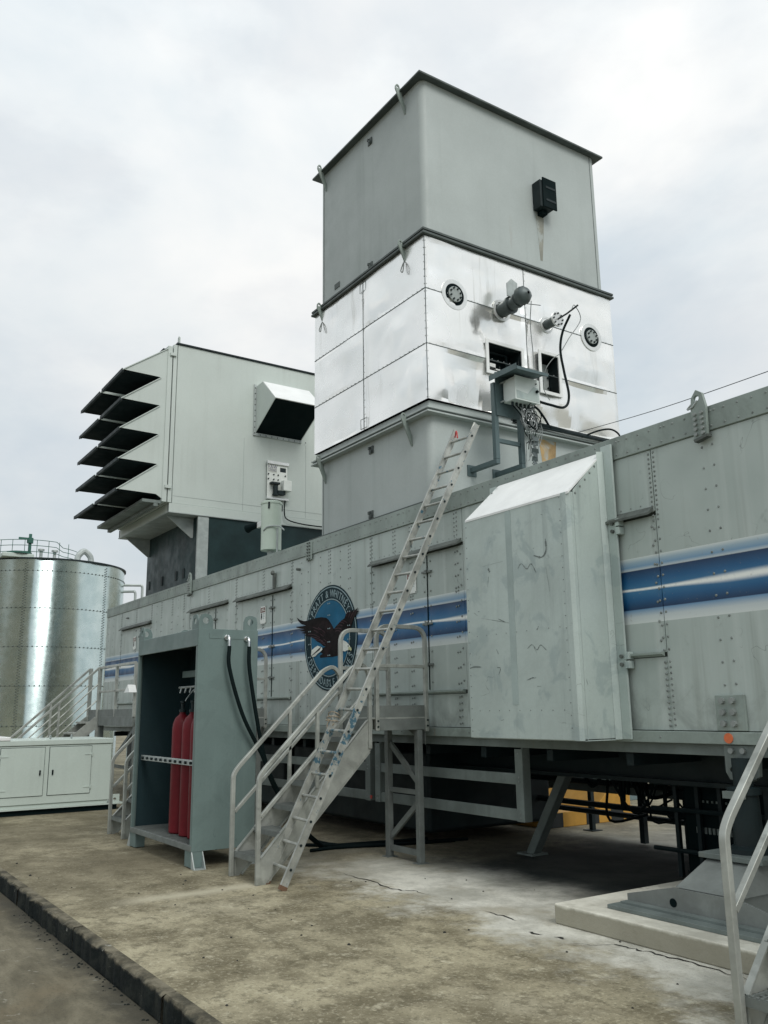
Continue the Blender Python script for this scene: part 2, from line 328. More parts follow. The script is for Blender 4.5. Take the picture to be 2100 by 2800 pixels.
def plinth_mat():
    s = NT('plinth_concrete'); c = s.coord(); X, Y, Zc = s.xyz()
    col = s.mix(s.ramp(s.noise(c, 2.6, 8, .66), .35, .65), (.50, .485, .41), (.72, .705, .61))
    col = s.mix(s.ramp(s.noise(s.coord(loc=(2, 2, 2)), 5, 8, .72), .56, .68, 0, .6), col, (.33, .315, .25))
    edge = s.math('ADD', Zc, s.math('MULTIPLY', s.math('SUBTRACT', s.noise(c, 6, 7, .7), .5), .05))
    col = s.mix(s.ramp(edge, .142, .118, 0, .85), col, (.27, .255, .195))  # sides darkened in colour: shade painted in with splash dirt
    s.bump(s.noise(c, 30, 6, .7), .5, .012)
    return s.done(col, .9, 0, .25)
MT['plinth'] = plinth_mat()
MT['pedestal'] = pmat('pedestal_paint', (.215, .235, .222), .55, .1, .16, 3, blot=.4, bcol=(.14, .15, .14), streak=.35, scol=(.10, .105, .095), bump=.04)
MT['crack'] = pmat('crack_dark', (.03, .03, .025), .95, 0, .2, 5, bump=0)  # plain dark tone of the cracks and grit

# ---------------------------------------------------------------- mesh helpers
class MB:
    def __init__(s): s.v = []; s.f = []
    def poly(s, pts):
        b = len(s.v); s.v += [tuple(p) for p in pts]; s.f.append(tuple(range(b, b+len(pts)))); return s
    def box(s, x0, x1, y0, y1, z0, z1):
        b = len(s.v)
        s.v += [(x0, y0, z0), (x1, y0, z0), (x1, y1, z0), (x0, y1, z0), (x0, y0, z1), (x1, y0, z1), (x1, y1, z1), (x0, y1, z1)]
        s.f += [tuple(b+i for i in q) for q in ((0, 3, 2, 1), (4, 5, 6, 7), (0, 1, 5, 4), (1, 2, 6, 5), (2, 3, 7, 6), (3, 0, 4, 7))]
        return s
    def prism(s, pts, ax, a, c):
        put = {'x': lambda p, t: (t, p[0], p[1]), 'y': lambda p, t: (p[0], t, p[1]), 'z': lambda p, t: (p[0], p[1], t)}[ax]
        b = len(s.v); n = len(pts)
        s.v += [put(p, a) for p in pts] + [put(p, c) for p in pts]
        s.f += [tuple(range(b, b+n)), tuple(range(b+2*n-1, b+n-1, -1))]
        s.f += [(b+i, b+(i+1) % n, b+n+(i+1) % n, b+n+i) for i in range(n)]
        return s
    def tube(s, path, r, n=8, sq=False, flat=None):
        P = [Vector(p) for p in path]; rings = []
        t0 = (P[1]-P[0]).normalized()
        up = Vector((0, 0, 1)) if abs(t0.z) < .95 else Vector((1, 0, 0))
        a = t0.cross(up).normalized()
        if sq: n = 4
        for i, p in enumerate(P):
            if i == 0: t = (P[1]-P[0]).normalized()
            elif i == len(P)-1: t = (P[-1]-P[-2]).normalized()
            else: t = ((P[i+1]-P[i]).normalized()+(P[i]-P[i-1]).normalized()).normalized()
            a = (a - t*a.dot(t)); a = a.normalized() if a.length > 1e-6 else t.orthogonal().normalized()
            bb = t.cross(a)
            k = 1.0
            if 0 < i < len(P)-1:
                cs = max(.5, t.dot((P[i]-P[i-1]).normalized())); k = 1.0
            ring = []
            for j in range(n):
                th = 2*math.pi*j/n + (math.pi/4 if sq else 0)
                rr = r*(1.4142 if sq else 1)*k
                ring.append(p + a*math.cos(th)*rr + bb*math.sin(th)*rr)
            rings.append(ring)
        b = len(s.v)
        for rg in rings: s.v += [tuple(q) for q in rg]
        for i in range(len(P)-1):
            for j in range(n):
                k2 = (j+1) % n
                s.f.append((b+i*n+j, b+i*n+k2, b+(i+1)*n+k2, b+(i+1)*n+j))
        s.f.append(tuple(b+j for j in range(n-1, -1, -1))); s.f.append(tuple(b+(len(P)-1)*n+j for j in range(n)))
        return s
    def cyl(s, p0, p1, r, n=16, r1=None):
        p0 = Vector(p0); p1 = Vector(p1); t = (p1-p0).normalized(); a = t.orthogonal().normalized(); bb = t.cross(a); r1 = r if r1 is None else r1
        b = len(s.v)
        for p, q in ((p0, r), (p1, r1)):
            for j in range(n):
                th = 2*math.pi*j/n; s.v.append(tuple(p+a*math.cos(th)*q+bb*math.sin(th)*q))
        for j in range(n):
            k = (j+1) % n; s.f.append((b+j, b+k, b+n+k, b+n+j))
        s.f += [tuple(b+j for j in range(n-1, -1, -1)), tuple(b+n+j for j in range(n))]
        return s
    def ring(s, c, nrm, ri, ro, th, n=32):
        c = Vector(c); t = Vector(nrm).normalized(); a = t.orthogonal().normalized(); bb = t.cross(a); b = len(s.v)
        for z, q in ((0, ri), (0, ro), (th, ro), (th, ri)):
            for j in range(n):
                an = 2*math.pi*j/n; s.v.append(tuple(c+t*z+a*math.cos(an)*q+bb*math.sin(an)*q))
        for m_ in range(4):
            for j in range(n):
                k = (j+1) % n; m2 = (m_+1) % 4
                s.f.append((b+m_*n+j, b+m_*n+k, b+m2*n+k, b+m2*n+j))
        return s
    def lathe(s, prof, c, n=24, axis='z'):
        b = len(s.v); m = len(prof)
        for (q, z) in prof:
            for j in range(n):
                an = 2*math.pi*j/n; s.v.append((c[0]+q*math.cos(an), c[1]+q*math.sin(an), c[2]+z))
        for i in range(m-1):
            for j in range(n):
                k = (j+1) % n; s.f.append((b+i*n+j, b+i*n+k, b+(i+1)*n+k, b+(i+1)*n+j))
        s.f += [tuple(b+j for j in range(n-1, -1, -1)), tuple(b+(m-1)*n+j for j in range(n))]
        return s
    def dome(s, c, nrm, r, h=None, n=6):
        c = Vector(c); t = Vector(nrm); a = t.orthogonal().normalized(); bb = t.cross(a); h = h or r*.6; b = len(s.v)
        for q, z in ((1, 0), (.75, .65)):
            for j in range(n):
                an = 2*math.pi*j/n; s.v.append(tuple(c+t*(z*h)+a*math.cos(an)*r*q+bb*math.sin(an)*r*q))
        s.v.append(tuple(c+t*h))
        for j in range(n):
            k = (j+1) % n; s.f += [(b+j, b+k, b+n+k, b+n+j), (b+n+j, b+n+k, b+2*n)]
        return s
    def bar(s, p0, p1, w, h, up=(0, 0, 1)):
        p0 = Vector(p0); p1 = Vector(p1); t = (p1-p0).normalized(); a = t.cross(Vector(up)).normalized(); u = a.cross(t)
        b = len(s.v)
        for p in (p0, p1):
            for i, j in ((-1, -1), (1, -1), (1, 1), (-1, 1)): s.v.append(tuple(p+a*(i*w/2)+u*(j*h/2)))
        s.f += [tuple(b+i for i in q) for q in ((0, 3, 2, 1), (4, 5, 6, 7), (0, 1, 5, 4), (1, 2, 6, 5), (2, 3, 7, 6), (3, 0, 4, 7))]
        return s
    def holed(s, pts, hc, hr, ax, a, c):
        """convex plate outline with a round hole, extruded along ax"""
        n = len(pts); angs = [2*math.pi*k/20 for k in range(20)] + [math.atan2(p[1]-hc[1], p[0]-hc[0]) % (2*math.pi) for p in pts]
        angs = sorted(set(round(x, 5) for x in angs)); outer = []
        for an in angs:
            dx, dy = math.cos(an), math.sin(an); best = None
            for i in range(n):
                p, q = pts[i], pts[(i+1) % n]; ex, ey = q[0]-p[0], q[1]-p[1]; den = dx*ey-dy*ex
                if abs(den) < 1e-9: continue
                tt = ((p[0]-hc[0])*ey-(p[1]-hc[1])*ex)/den; uu = ((p[0]-hc[0])*dy-(p[1]-hc[1])*dx)/den
                if tt > 0 and -1e-6 <= uu <= 1+1e-6 and (best is None or tt < best): best = tt
            best = best or hr*1.5
            outer.append((hc[0]+dx*best, hc[1]+dy*best))
        inner = [(hc[0]+math.cos(an)*hr, hc[1]+math.sin(an)*hr) for an in angs]
        put = {'x': lambda p, t: (t, p[0], p[1]), 'y': lambda p, t: (p[0], t, p[1]), 'z': lambda p, t: (p[0], p[1], t)}[ax]
        m = len(angs); b = len(s.v)
        for lst, t in ((inner, a), (outer, a), (outer, c), (inner, c)): s.v += [put(p, t) for p in lst]
        for q in range(4):
            for j in range(m):
                k = (j+1) % m; q2 = (q+1) % 4; s.f.append((b+q*m+j, b+q*m+k, b+q2*m+k, b+q2*m+j))
        return s
    def build(s, name, mat, parent=None, bevel=0., kind=None, label=None, loc=None, ang=35, cat=None, group=None):
        org = Vector((0, 0, 0))
        p = parent
        while p is not None: org += p.location; p = p.parent
        if parent is None and loc is not None: org = Vector(loc)
        me = bpy.data.meshes.new(name)
        me.from_pydata([tuple(Vector(v)-org) for v in s.v], [], s.f)
        bm = bmesh.new(); bm.from_mesh(me); bmesh.ops.recalc_face_normals(bm, faces=bm.faces); bm.to_mesh(me); bm.free()
        me.polygons.foreach_set('use_smooth', [True]*len(me.polygons)); me.set_sharp_from_angle(angle=R(ang))
        me.materials.append(MT[mat] if isinstance(mat, str) else mat)
        o = bpy.data.objects.new(name, me); COL.objects.link(o)
        if parent is not None: o.parent = parent
        elif loc is not None: o.location = loc
        if bevel:
            bv = o.modifiers.new('bevel', 'BEVEL'); bv.width = bevel; bv.segments = 2; bv.limit_method = 'ANGLE'; bv.angle_limit = R(40); bv.harden_normals = True
        if kind: o['kind'] = kind
        if label: o['label'] = label
        if cat: o['category'] = cat
        if group: o['group'] = group
        return o
def thing(name, label, cat, loc, group=None):
    o = bpy.data.objects.new(name, None); COL.objects.link(o); o.location = loc; o.empty_display_size = .2
    o['label'] = label; o['category'] = cat
    if group: o['group'] = group
    return o
def copy_tree(o, parent=None):
    c = o.copy(); COL.objects.link(c); c.parent = parent
    for ch in [x for x in bpy.data.objects if x.parent == o]: copy_tree(ch, c)
    return c
def bez(pts, n=8):
    """smooth (Catmull-Rom) path through pts"""
    P = [Vector(p) for p in pts]; P = [P[0]*2-P[1]] + P + [P[-1]*2-P[-2]]; out = []
    for i in range(1, len(P)-2):
        for k in range(n):
            t = k/n; a, b, c, d = P[i-1], P[i], P[i+1], P[i+2]
            out.append(.5*((2*b)+(c-a)*t+(2*a-5*b+4*c-d)*t*t+(3*b-a-3*c+d)*t**3))
    out.append(P[-2]); return out
def fillet(pts, rad, n=5):
    """polyline with rounded corners"""
    P = [Vector(p) for p in pts]; out = [P[0]]
    for i in range(1, len(P)-1):
        a, b, c = P[i-1], P[i], P[i+1]; d1 = (a-b); d2 = (c-b); q = min(rad, d1.length*.45, d2.length*.45)
        s_, e = b+d1.normalized()*q, b+d2.normalized()*q
        for k in range(n+1):
            t = k/n; out.append(s_*(1-t)**2+b*2*t*(1-t)+e*t*t)
    out.append(P[-1]); return out
def rrect(x0, x1, y0, y1, r, n=5):
    o = []
    for cx, cy, a0 in ((x1-r, y0+r, -90), (x1-r, y1-r, 0), (x0+r, y1-r, 90), (x0+r, y0+r, 180)):
        for k in range(n+1): a = R(a0+90*k/n); o.append((cx+r*math.cos(a), cy+r*math.sin(a)))
    return o
def glyph_mesh(ch, size, sx=1.0, extr=0.0015):
    cu = bpy.data.curves.new('glyph', 'FONT'); cu.body = ch; cu.size = size; cu.extrude = extr; cu.align_x = 'CENTER'; cu.resolution_u = 3
    ob = bpy.data.objects.new('glyph', cu); COL.objects.link(ob)
    bpy.context.view_layer.update()
    me = bpy.data.meshes.new_from_object(ob.evaluated_get(bpy.context.evaluated_depsgraph_get()))
    vs_ = [(v.co.x*sx, v.co.y, v.co.z) for v in me.vertices]; fs = [tuple(p.vertices) for p in me.polygons]
    bpy.data.objects.remove(ob); bpy.data.curves.remove(cu); bpy.data.meshes.remove(me)
    return vs_, fs

# ================================================================ SETTING
g = MB().box(-1500, 1500, -1500, 1.985, -.45, -.15); g.build('road', 'road', loc=(0, 0, -.15), kind='structure')
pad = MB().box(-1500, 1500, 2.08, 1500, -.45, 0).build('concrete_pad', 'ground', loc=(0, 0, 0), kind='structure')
kb = bpy.data.objects.new('kerb', None); COL.objects.link(kb); kb.location = (-6, 2.03, -.15); kb['kind'] = 'structure'
xk = -60.0; i = 0
while xk < 12:
    ln = 1.9+.12*random.random(); o1, o2 = random.uniform(-.012, .012), random.uniform(-.012, .012)
    m = MB(); n = 22; prof0 = None
    for j in range(n):
        xa, xb = xk+.006+(ln-.012)*j/n, xk+.006+(ln-.012)*(j+1)/n
        ja, jb = [random.uniform(-.016, .016) for _ in range(2)] if j else (0, 0)
        if j == 0: pa = ja; ta = 0
        pb = jb; tb_ = random.uniform(-.012, .008) if j < n-1 else 0
        m.v += [(xa, 1.983+o1+pa, -.20), (xb, 1.983+o1+pb, -.20), (xb, 1.986+o1+pb, -.012+tb_), (xa, 1.986+o1+pa, -.012+ta), (xb, 2.000+o1-tb_*1.5, .004+o2*.2+tb_*.4), (xa, 2.000+o1-ta*1.5, .004+o2*.2+ta*.4), (xb, 2.079, .004), (xa, 2.079, .004)]
        b = len(m.v)-8; m.f += [(b, b+1, b+2, b+3), (b+3, b+2, b+4, b+5), (b+5, b+4, b+6, b+7)]
        pa = pb; ta = tb_
    m.build('kerb_stone', 'kerb', kb); xk += ln
def strip(pts, w, z=.004):
    m = MB(); P = [Vector((p[0], p[1], z)) for p in pts]; Q = []
    for i in range(len(P)-1):
        for k in range(4):
            q = P[i].lerp(P[i+1], k/4); Q.append(q+Vector((random.uniform(-.012, .012), random.uniform(-.018, .018), 0)))
    Q.append(P[-1]); n = len(Q)
    for i in range(n-1):
        wa, wb = [w*(.35+.9*random.random())*min(1, 3*min(k, n-1-k)/n+.15) for k in (i, i+1)]
        if i: wa = wl
        m.poly([Q[i]-Vector((0, wa, 0)), Q[i+1]-Vector((0, wb, 0)), Q[i+1]+Vector((0, wb, 0)), Q[i]+Vector((0, wa, 0))]); wl = wb
    return m
for pts, w in (([(-8.01, 4.81), (-7.7, 4.81), (-7.39, 4.82), (-7.16, 4.76), (-6.97, 4.8), (-6.87, 4.88), (-6.63, 4.87)], .011), ([(-5.88, 4.84), (-5.68, 4.87), (-5.46, 4.84)], .009),
               ([(-5.18, 4.67), (-5.05, 4.70)], .016), ([(-4.95, 4.73), (-4.86, 4.75)], .015), ([(-4.77, 4.73), (-4.64, 4.77), (-4.58, 4.90), (-4.44, 4.92), (-4.31, 4.95), (-4.18, 4.95), (-3.97, 4.97), (-3.71, 4.95), (-3.5, 4.94)], .010)):
    strip(pts, w).build('crack', 'crack', pad)
m = MB()
for i in range(60):
    x = random.uniform(-11, -2.6); y = random.uniform(2.2, 5.8); r_ = random.choice((.006, .008, .01, .014)); m.dome((x, y, 0), (0, 0, 1), r_, r_*.9, 5)
m.build('loose_grit', 'crack', loc=(-7, 4, 0), kind='stuff', label='loose grit and crumbs of stone scattered on the concrete', cat='grit')
m = MB()
for i in range(160):
    x = random.uniform(-9, -3.6); y = 1.985-abs(random.gauss(0, .05)); r_ = random.choice((.004, .006, .009, .012)); m.dome((x, y, -.15), (0, 0, 1), r_, r_*.7, 5)
m.build('gutter_grit', 'kerb', loc=(-7, 1.9, -.15), kind='stuff', label='dark crumbs of grit along the foot of the kerb', cat='grit')

# ================================================================ TRAILER
T = thing('generator_trailer', 'long grey-green riveted generator trailer with a blue stripe and round eagle emblem', 'trailer', (-12, 6, 0))
XL, XR, YF, YB = -20.7, -1.2, 6.0, 9.0
MB().box(XL+.02, XR, YF+.03, YB, 1.32, 3.95).build('body', 'drip', T)
MB().box(XL, XR, YF+.06, YB+.01, 3.951, 3.965).build('roof', 'rail', T)
MB().box(XL, XL+.018, YF, YB, 1.4, 3.78).build('end_panel', 'trailer', T)
GAP = .0045
def panel(x0, x1, z0, z1, name='panel', y0=YF, th=.028):
    return MB().box(x0+GAP, x1-GAP, y0, y0+th, z0+GAP, z1-GAP).build(name, 'trailer', T, bevel=.002)
Z0, Z1 = 1.40, 3.78
doors = {(-19.59, -17.6): (-18.26, 3.38, 1.80), (-15.5, -13.74): (-14.28, 3.38, 1.80), (-13.43, -11.44): (-12.08, 3.36, 1.79), (-9.28, -7.42): (-8.09, 3.37, 1.79), (-7.0, -4.79): (-5.9, 3.20, 2.03)}
joints = [-20.7, -19.59, -17.6, -15.8, -15.5, -13.74, -13.43, -11.44, -10.88, -9.28, -7.42, -7.0, -4.79, -3.1, -1.2]
for a, b in zip(joints[:-1], joints[1:]):
    if (a, b) in doors:
        sp, dt, db = doors[(a, b)]
        panel(a, b, dt+.03, Z1); panel(a, b, Z0, db-.03, y0=YF+.012, th=.016)
        for q0, q1 in ((a, sp), (sp, b)): panel(q0, q1, db, dt, 'door', YF+.004, .022)
        # drip rail: sloping top, dark underside
        MB().prism([(YF-.002, dt+.075), (YF-.075, dt+.015), (YF-.075, dt-.005), (YF-.002, dt+.03)], 'x', a+.02, b-.02).build('drip_rail', 'drip', T)
        MB().prism([(YF-.002, db+.01), (YF-.045, db+.004), (YF-.045, db-.012), (YF-.002, db-.03)], 'x', a+.02, b-.02).build('sill', 'rail', T)
        for zl in (dt-.22, 2.55, db+.30):
            MB().box(sp-.09, sp+.09, YF-.022, YF-.002, zl-.012, zl+.012).box(sp-.02, sp+.02, YF-.035, YF-.022, zl-.022, zl+.022).build('latch', 'steelpost', T, bevel=.003)
        MB().box(sp-.006, sp+.006, YF-.004, YF+.003, db+.02, dt-.03).build('door_seal', 'black', T)
    else: panel(a, b, Z0, Z1)
# rails
for a, b in ((XL-.01, -10.9), (-10.895, XR)):
    MB().prism([(YF-.018, Z1), (YF+.02, Z1-.004), (YF+.07, 3.985), (YF-.018, 3.985)], 'x', a, b).build('top_rail', 'rail', T, bevel=.004)
MB().box(-10.98, -10.80, YF-.03, YF-.0185, 3.70, 3.97).build('splice_plate', 'rail', T, bevel=.003)
MB().box(XL, XR, YF-.03, YF+.03, 1.305, Z0-.002).build('lower_rail', 'rail', T, bevel=.006)
MB().box(XL, XR, YF+.035, YF+.10, 1.215, 1.304).build('frame_beam', 'frame', T, bevel=.004)
MB().box(XL, XR, YB-.1, YB-.03, 1.215, 1.304).build('frame_beam', 'frame', T)
# rivets
rv = MB(); N = (0, -1, 0)
def col_rivets(x, z0, z1, step, y=YF, dx=.0, r=.0125):
    k = int(round((z1-z0)/step))
    for i in range(k+1):
        z = z0+(z1-z0)*i/max(1, k)
        for q in ((-dx, dx) if dx else (0,)): rv.dome((x+q, y, z+(.006 if q > 0 else 0)), N, r)
x = XL+.05
while x < XR:
    for zz in (3.94, 3.815): rv.dome((x, YF-.018, zz), N, .011)
    if int((x-XL)/.125) % 4 == 0: rv.dome((x+.035, YF-.018, 3.94), N, .011)
    x += .125
for x in (-19.59, -18.57, -17.6, -17.02, -16.42, -15.8, -14.6, -13.43, -12.4, -11.44, -10.34, -9.82, -9.28, -8.76, -8.41, -7.54):
    col_rivets(x, 3.44, 3.74, .052, dx=.022); col_rivets(x, 2.90, 3.30, .13, dx=.022); col_rivets(x, 1.86, 2.86, .165, dx=.02); col_rivets(x, 1.44, 1.72, .07, dx=.02)
for x in (-20.2, -20.55, -16.1, -17.3, -11.15, -10.95): col_rivets(x, 1.5, 3.7, .16)
for x in (-10.60, -10.05): col_rivets(x, 3.0, 3.7, .12)
for z0, z1, st in ((3.15, 3.74, .041), (2.05, 3.08, .105), (1.44, 1.95, .048)): col_rivets(-4.79, z0, z1, st, dx=.026)
for x in (-4.22, -3.45, -2.7, -1.9): col_rivets(x, 1.75, 3.66, .175, dx=.05, r=.012)
for (a, b), (sp, dt, db) in doors.items():
    x = a+.08
    while x < b-.05: rv.dome((x, YF-.02, db-.02), N, .008); rv.dome((x, YF, dt+.1), N, .008); x += .11
    for q in (a+.05, b-.05, sp-.06, sp+.06): col_rivets(q, db+.1, dt-.1, .17)
x = XL+.3
while x < XR: rv.dome((x, YF-.03, 1.35), N, .011); x += .62
rv.build('rivets', 'rivet', T, kind='stuff')
# lifting lugs on the top rail
for lx, lz in ((-4.23, 4.0), (-15.44, 4.0)):
    w = .085
    lug = MB().holed([(lx-w*.75, YF and 3.72), (lx+w*.75, 3.72), (lx+w*.85, 3.98), (lx+w*.55, 4.10), (lx-w*.1, 4.14), (lx-w*.7, 4.08), (lx-w*.85, 3.98)], (lx-.01, 4.065), .026, 'y', YF-.06, YF-.03).build('lifting_lug', 'rail', T, bevel=.003)
    MB().prism([(lx-w*.7, 3.72), (lx+w*.9, 3.74), (lx+w*.9, 3.72), (lx-w*.6, 3.695)], 'y', YF-.075, YF-.02).build('lug_foot', 'drip', lug)
    for q in (-.032, .032):
        for k in range(5):
            b_ = MB().cyl((lx+q, YF-.06, 3.76+k*.043), (lx+q, YF-.078, 3.76+k*.043), .0155, 6); b_.build('bolt', 'bolt', lug)
    MB().tube(bez([(lx-.06, YF-.055, 4.03), (lx-.10, YF-.06, 3.995), (lx-.05, YF-.065, 4.0), (lx+.0, YF-.06, 4.045)], 6), .008, 6).build('shackle', 'galv', lug)
for k in range(6):
    for q in (-.03, .03): MB().cyl((-10.89+q, YF-.03, 3.72+k*.046), (-10.89+q, YF-.045, 3.72+k*.046), .014, 6).build('bolt', 'drip', T)
# small fittings on the wall
MB().cyl((-11.2, YF, 3.61), (-11.2, YF-.06, 3.61), .02, 10).build('pipe_stub', 'drip', T)
MB().box(-12.0, -11.96, YF-.05, YF-.002, 3.42, 3.66).cyl((-12.02, YF-.04, 3.66), (-11.95, YF-.07, 3.67), .03, 8).build('door_prop', 'drip', T, bevel=.004)
MB().box(-19.2, -19.1, YF-.04, YF, 3.62, 3.64).build('door_prop', 'drip', T)
# jack mounting plate on the wall
jp = MB().box(-4.36, -4.10, YF-.022, YF-.001, 1.405, 1.675).build('jack_plate', 'rail', T, bevel=.006)
for q in (-4.29, -4.20):
    for zq in (1.46, 1.545, 1.63): MB().cyl((q, YF-.022, zq), (q, YF-.05, zq), .024, 8).build('bolt', 'bolt', jp)
MB().cyl((-4.26, YF-.03, 1.352), (-4.26, YF-.037, 1.352), .038, 20).build('reflector', 'orange', T)
MB().cyl((-9.36, YF+.02, .565), (-9.36, YF+.012, .565), .022, 16).build('reflector', 'redlamp', T)
jb_ = MB().holed([(-4.33, 1.30), (-4.33, 1.10), (-4.30, 1.05), (-4.15, 1.02), (-4.05, 1.08), (-4.03, 1.30)], (-4.27, 1.12), .022, 'y', YF-.005, YF+.033).build('jack_bracket', 'frame', T, bevel=.004)
MB().cyl((-4.16, YF-.01, 1.13), (-4.16, YF-.03, 1.13), .028, 10).build('bolt', 'drip', jb_)
MB().cyl((-4.26, YF-.006, 1.26), (-4.26, YF-.03, 1.26), .022, 8).build('bolt', 'bolt', jb_)
MB().cyl((-4.16, YF-.006, 1.26), (-4.16, YF-.03, 1.26), .022, 8).build('bolt', 'bolt', jb_)
# warning plates
def warn(x, z, w=.19, h=.27):
    p = MB().box(x-w/2, x+w/2, YF-.008, YF-.002, z-h/2, z+h/2).build('warning_plate', 'signwhite', T, label='small white warning plate with a red heading and black figure')
    MB().box(x-w*.42, x+w*.42, YF-.011, YF-.0085, z+h*.14, z+h*.42).build('red_heading', 'signred', p)
    MB().box(x-w*.30, x+w*.40, YF-.013, YF-.0112, z+h*.22, z+h*.26).box(x-w*.2, x+w*.3, YF-.013, YF-.0112, z+h*.31, z+h*.35).build('heading_lettering', 'emb_white', p)
    MB().cyl((x-w*.24, YF-.0085, z+h*.05), (x-w*.24, YF-.011, z+h*.05), .016, 8).prism([(x-w*.3, z), (x-w*.18, z), (x-w*.12, z-h*.16), (x-w*.2, z-h*.12), (x-w*.2, z-h*.3), (x-w*.26, z-h*.18), (x-w*.36, z-h*.26)], 'y', YF-.011, YF-.0085).build('figure', 'black', p)
    mm = MB()
    for k in range(4): mm.box(x-w*.02, x+w*(.36-.07*(k % 2)), YF-.0105, YF-.0085, z+h*(.06-.09*k), z+h*(.085-.09*k))
    mm.build('small_print', 'emb_line', p)
    mm = MB()
    for q in (-.46, .46):
        for q2 in (-.46, .46): mm.dome((x+w*q, YF-.008, z+h*q2), N, .008)
    mm.build('rivets', 'rivet', p, kind='stuff')
for x, z in ((-12.40, 3.06), (-18.62, 3.05), (-8.40, 3.07)): warn(x, z)

# emblem
EX, EZ = -10.33, 2.56
def disc(r, y0, y1, n=64): return MB().cyl((EX, y0, EZ), (EX, y1, EZ), r, n)
em = disc(.712, YF-.002, YF-.006).build('emblem', 'emb_ring', T, label='round painted emblem of a flying eagle in a lettered ring')
MB().ring((EX, YF-.006, EZ), (0, -1, 0), .677, .690, .0025, 64).ring((EX, YF-.006, EZ), (0, -1, 0), .512, .524, .0025, 64).build('pale_ring', 'emb_line', em)
disc(.502, YF-.006, YF-.0085).build('blue_disc', 'emb_blue', em)
def ring_text(txt, a0, a1, rb, size, sx, inward):
    m = MB(); n = len(txt)
    wts = [.45 if c == ' ' else .5 if c == 'I' else 1.25 if c in 'W&' else 1.0 for c in txt]; tot = sum(wts); acc = 0
    for c, w in zip(txt, wts):
        an = R(a0+(a1-a0)*(acc+w/2)/tot); acc += w
        if c == ' ': continue
        vs_, fs = glyph_mesh(c, size, sx); b = len(m.v)
        for vx, vy, vz in vs_:
            rad = rb+vy if not inward else rb-vy
            tx, tz = (math.sin(an), -math.cos(an)) if not inward else (-math.sin(an), math.cos(an))
            m.v.append((EX+rad*math.cos(an)+tx*vx, YF-.0078-vz, EZ+rad*math.sin(an)+tz*vx))
        m.f += [tuple(b+i for i in f_) for f_ in fs]
    return m
ring_text('PRATT & WHITNEY', 147, 33, .548, .145, .80, False).build('lettering', 'emb_line', em)
ring_text('DEPENDABLE ENGINES', 207, 338, .655, .145, .72, True).build('lettering', 'emb_line', em)
wing = [(-0.94, 0.354), (-0.839, 0.309), (-0.714, 0.285), (-0.556, 0.279), (-0.385, 0.297), (-0.217, 0.295), (-0.085, 0.273), (-0.012, 0.234), (0.06, 0.168), (0.123, 0.102), (0.186, 0.046), (0.24, -0.006), (0.325, -0.059), (0.347, -0.131), (0.332, -0.192), (0.369, -0.221), (0.232, -0.256), (0.107, -0.265), (-0.052, -0.26), (-0.247, -0.261), (-0.264, -0.228), (-0.182, -0.209), (-0.247, -0.181), (-0.182, -0.128), (-0.101, -0.117), (-0.166, -0.105), (-0.248, -0.059), (-0.348, -0.028), (-0.416, 0.01), (-0.519, 0.046), (-0.641, 0.064), (-0.711, 0.086), (-0.623, 0.092), (-0.8, 0.122), (-0.676, 0.13), (-0.855, 0.161), (-0.695, 0.169), (-0.946, 0.211), (-0.956, 0.224), (-0.766, 0.217), (-0.66, 0.217), (-0.802, 0.25), (-0.893, 0.301)]
wing2 = [(0.123, 0.102), (0.202, 0.147), (0.311, 0.193), (0.403, 0.224), (0.441, 0.276), (0.509, 0.316), (0.486, 0.268), (0.561, 0.319), (0.536, 0.267), (0.636, 0.323), (0.613, 0.279), (0.738, 0.332), (0.704, 0.281), (0.76, 0.303), (0.723, 0.257), (0.642, 0.21), (0.597, 0.152), (0.552, 0.087), (0.477, 0.046), (0.356, 0.025), (0.279, -0.017), (0.24, -0.037), (0.17, 0.023)]
head = [(0.317, -0.066), (0.386, -0.067), (0.461, -0.096), (0.52, -0.135), (0.55, -0.16), (0.505, -0.164), (0.52, -0.196), (0.46, -0.204), (0.415, -0.213), (0.362, -0.202), (0.316, -0.183)]
beak = [(0.52, -0.159), (0.572, -0.169), (0.59, -0.2), (0.564, -0.218), (0.549, -0.203), (0.502, -0.195), (0.505, -0.168)]
tail = [(-0.483, -0.142), (-0.381, -0.107), (-0.314, -0.091), (-0.198, -0.119), (-0.182, -0.152), (-0.231, -0.174), (-0.314, -0.201), (-0.38, -0.234), (-0.465, -0.237), (-0.499, -0.207)]
strokes = [[(-0.589, 0.085), (-0.417, 0.068), (-0.249, 0.014)], [(-0.502, 0.049), (-0.315, 0.011), (-0.166, -0.04)], [(-0.382, -0.001), (-0.248, -0.027), (-0.117, -0.068)], [(-0.248, -0.055), (-0.166, -0.069), (-0.084, -0.098)], [(-0.452, 0.178), (-0.316, 0.142), (-0.183, 0.115)], [(0.202, 0.139), (0.279, 0.145), (0.356, 0.126)], [(0.155, 0.1), (0.248, 0.104), (0.341, 0.081)], [(0.17, 0.071), (0.248, 0.072), (0.325, 0.043)], [(0.448, 0.236), (0.479, 0.28), (0.516, 0.308)], [(0.508, 0.223), (0.539, 0.266), (0.569, 0.303)], [(0.553, 0.211), (0.613, 0.267), (0.687, 0.306)], [(0.264, 0.174), (0.326, 0.176), (0.402, 0.154)], [(0.326, 0.2), (0.402, 0.185), (0.478, 0.155)],
           [(-.35, .10), (-.25, .07), (-.15, .02)], [(-.3, .16), (-.2, .12), (-.1, .07)], [(-.42, .13), (-.32, .10), (-.22, .055)], [(-.15, -.01), (-.07, -.05), (-.02, -.1)]]
def sil(p, y0, y1): return MB().prism([(EX+a, EZ+b) for a, b in p], 'y', y0, y1)
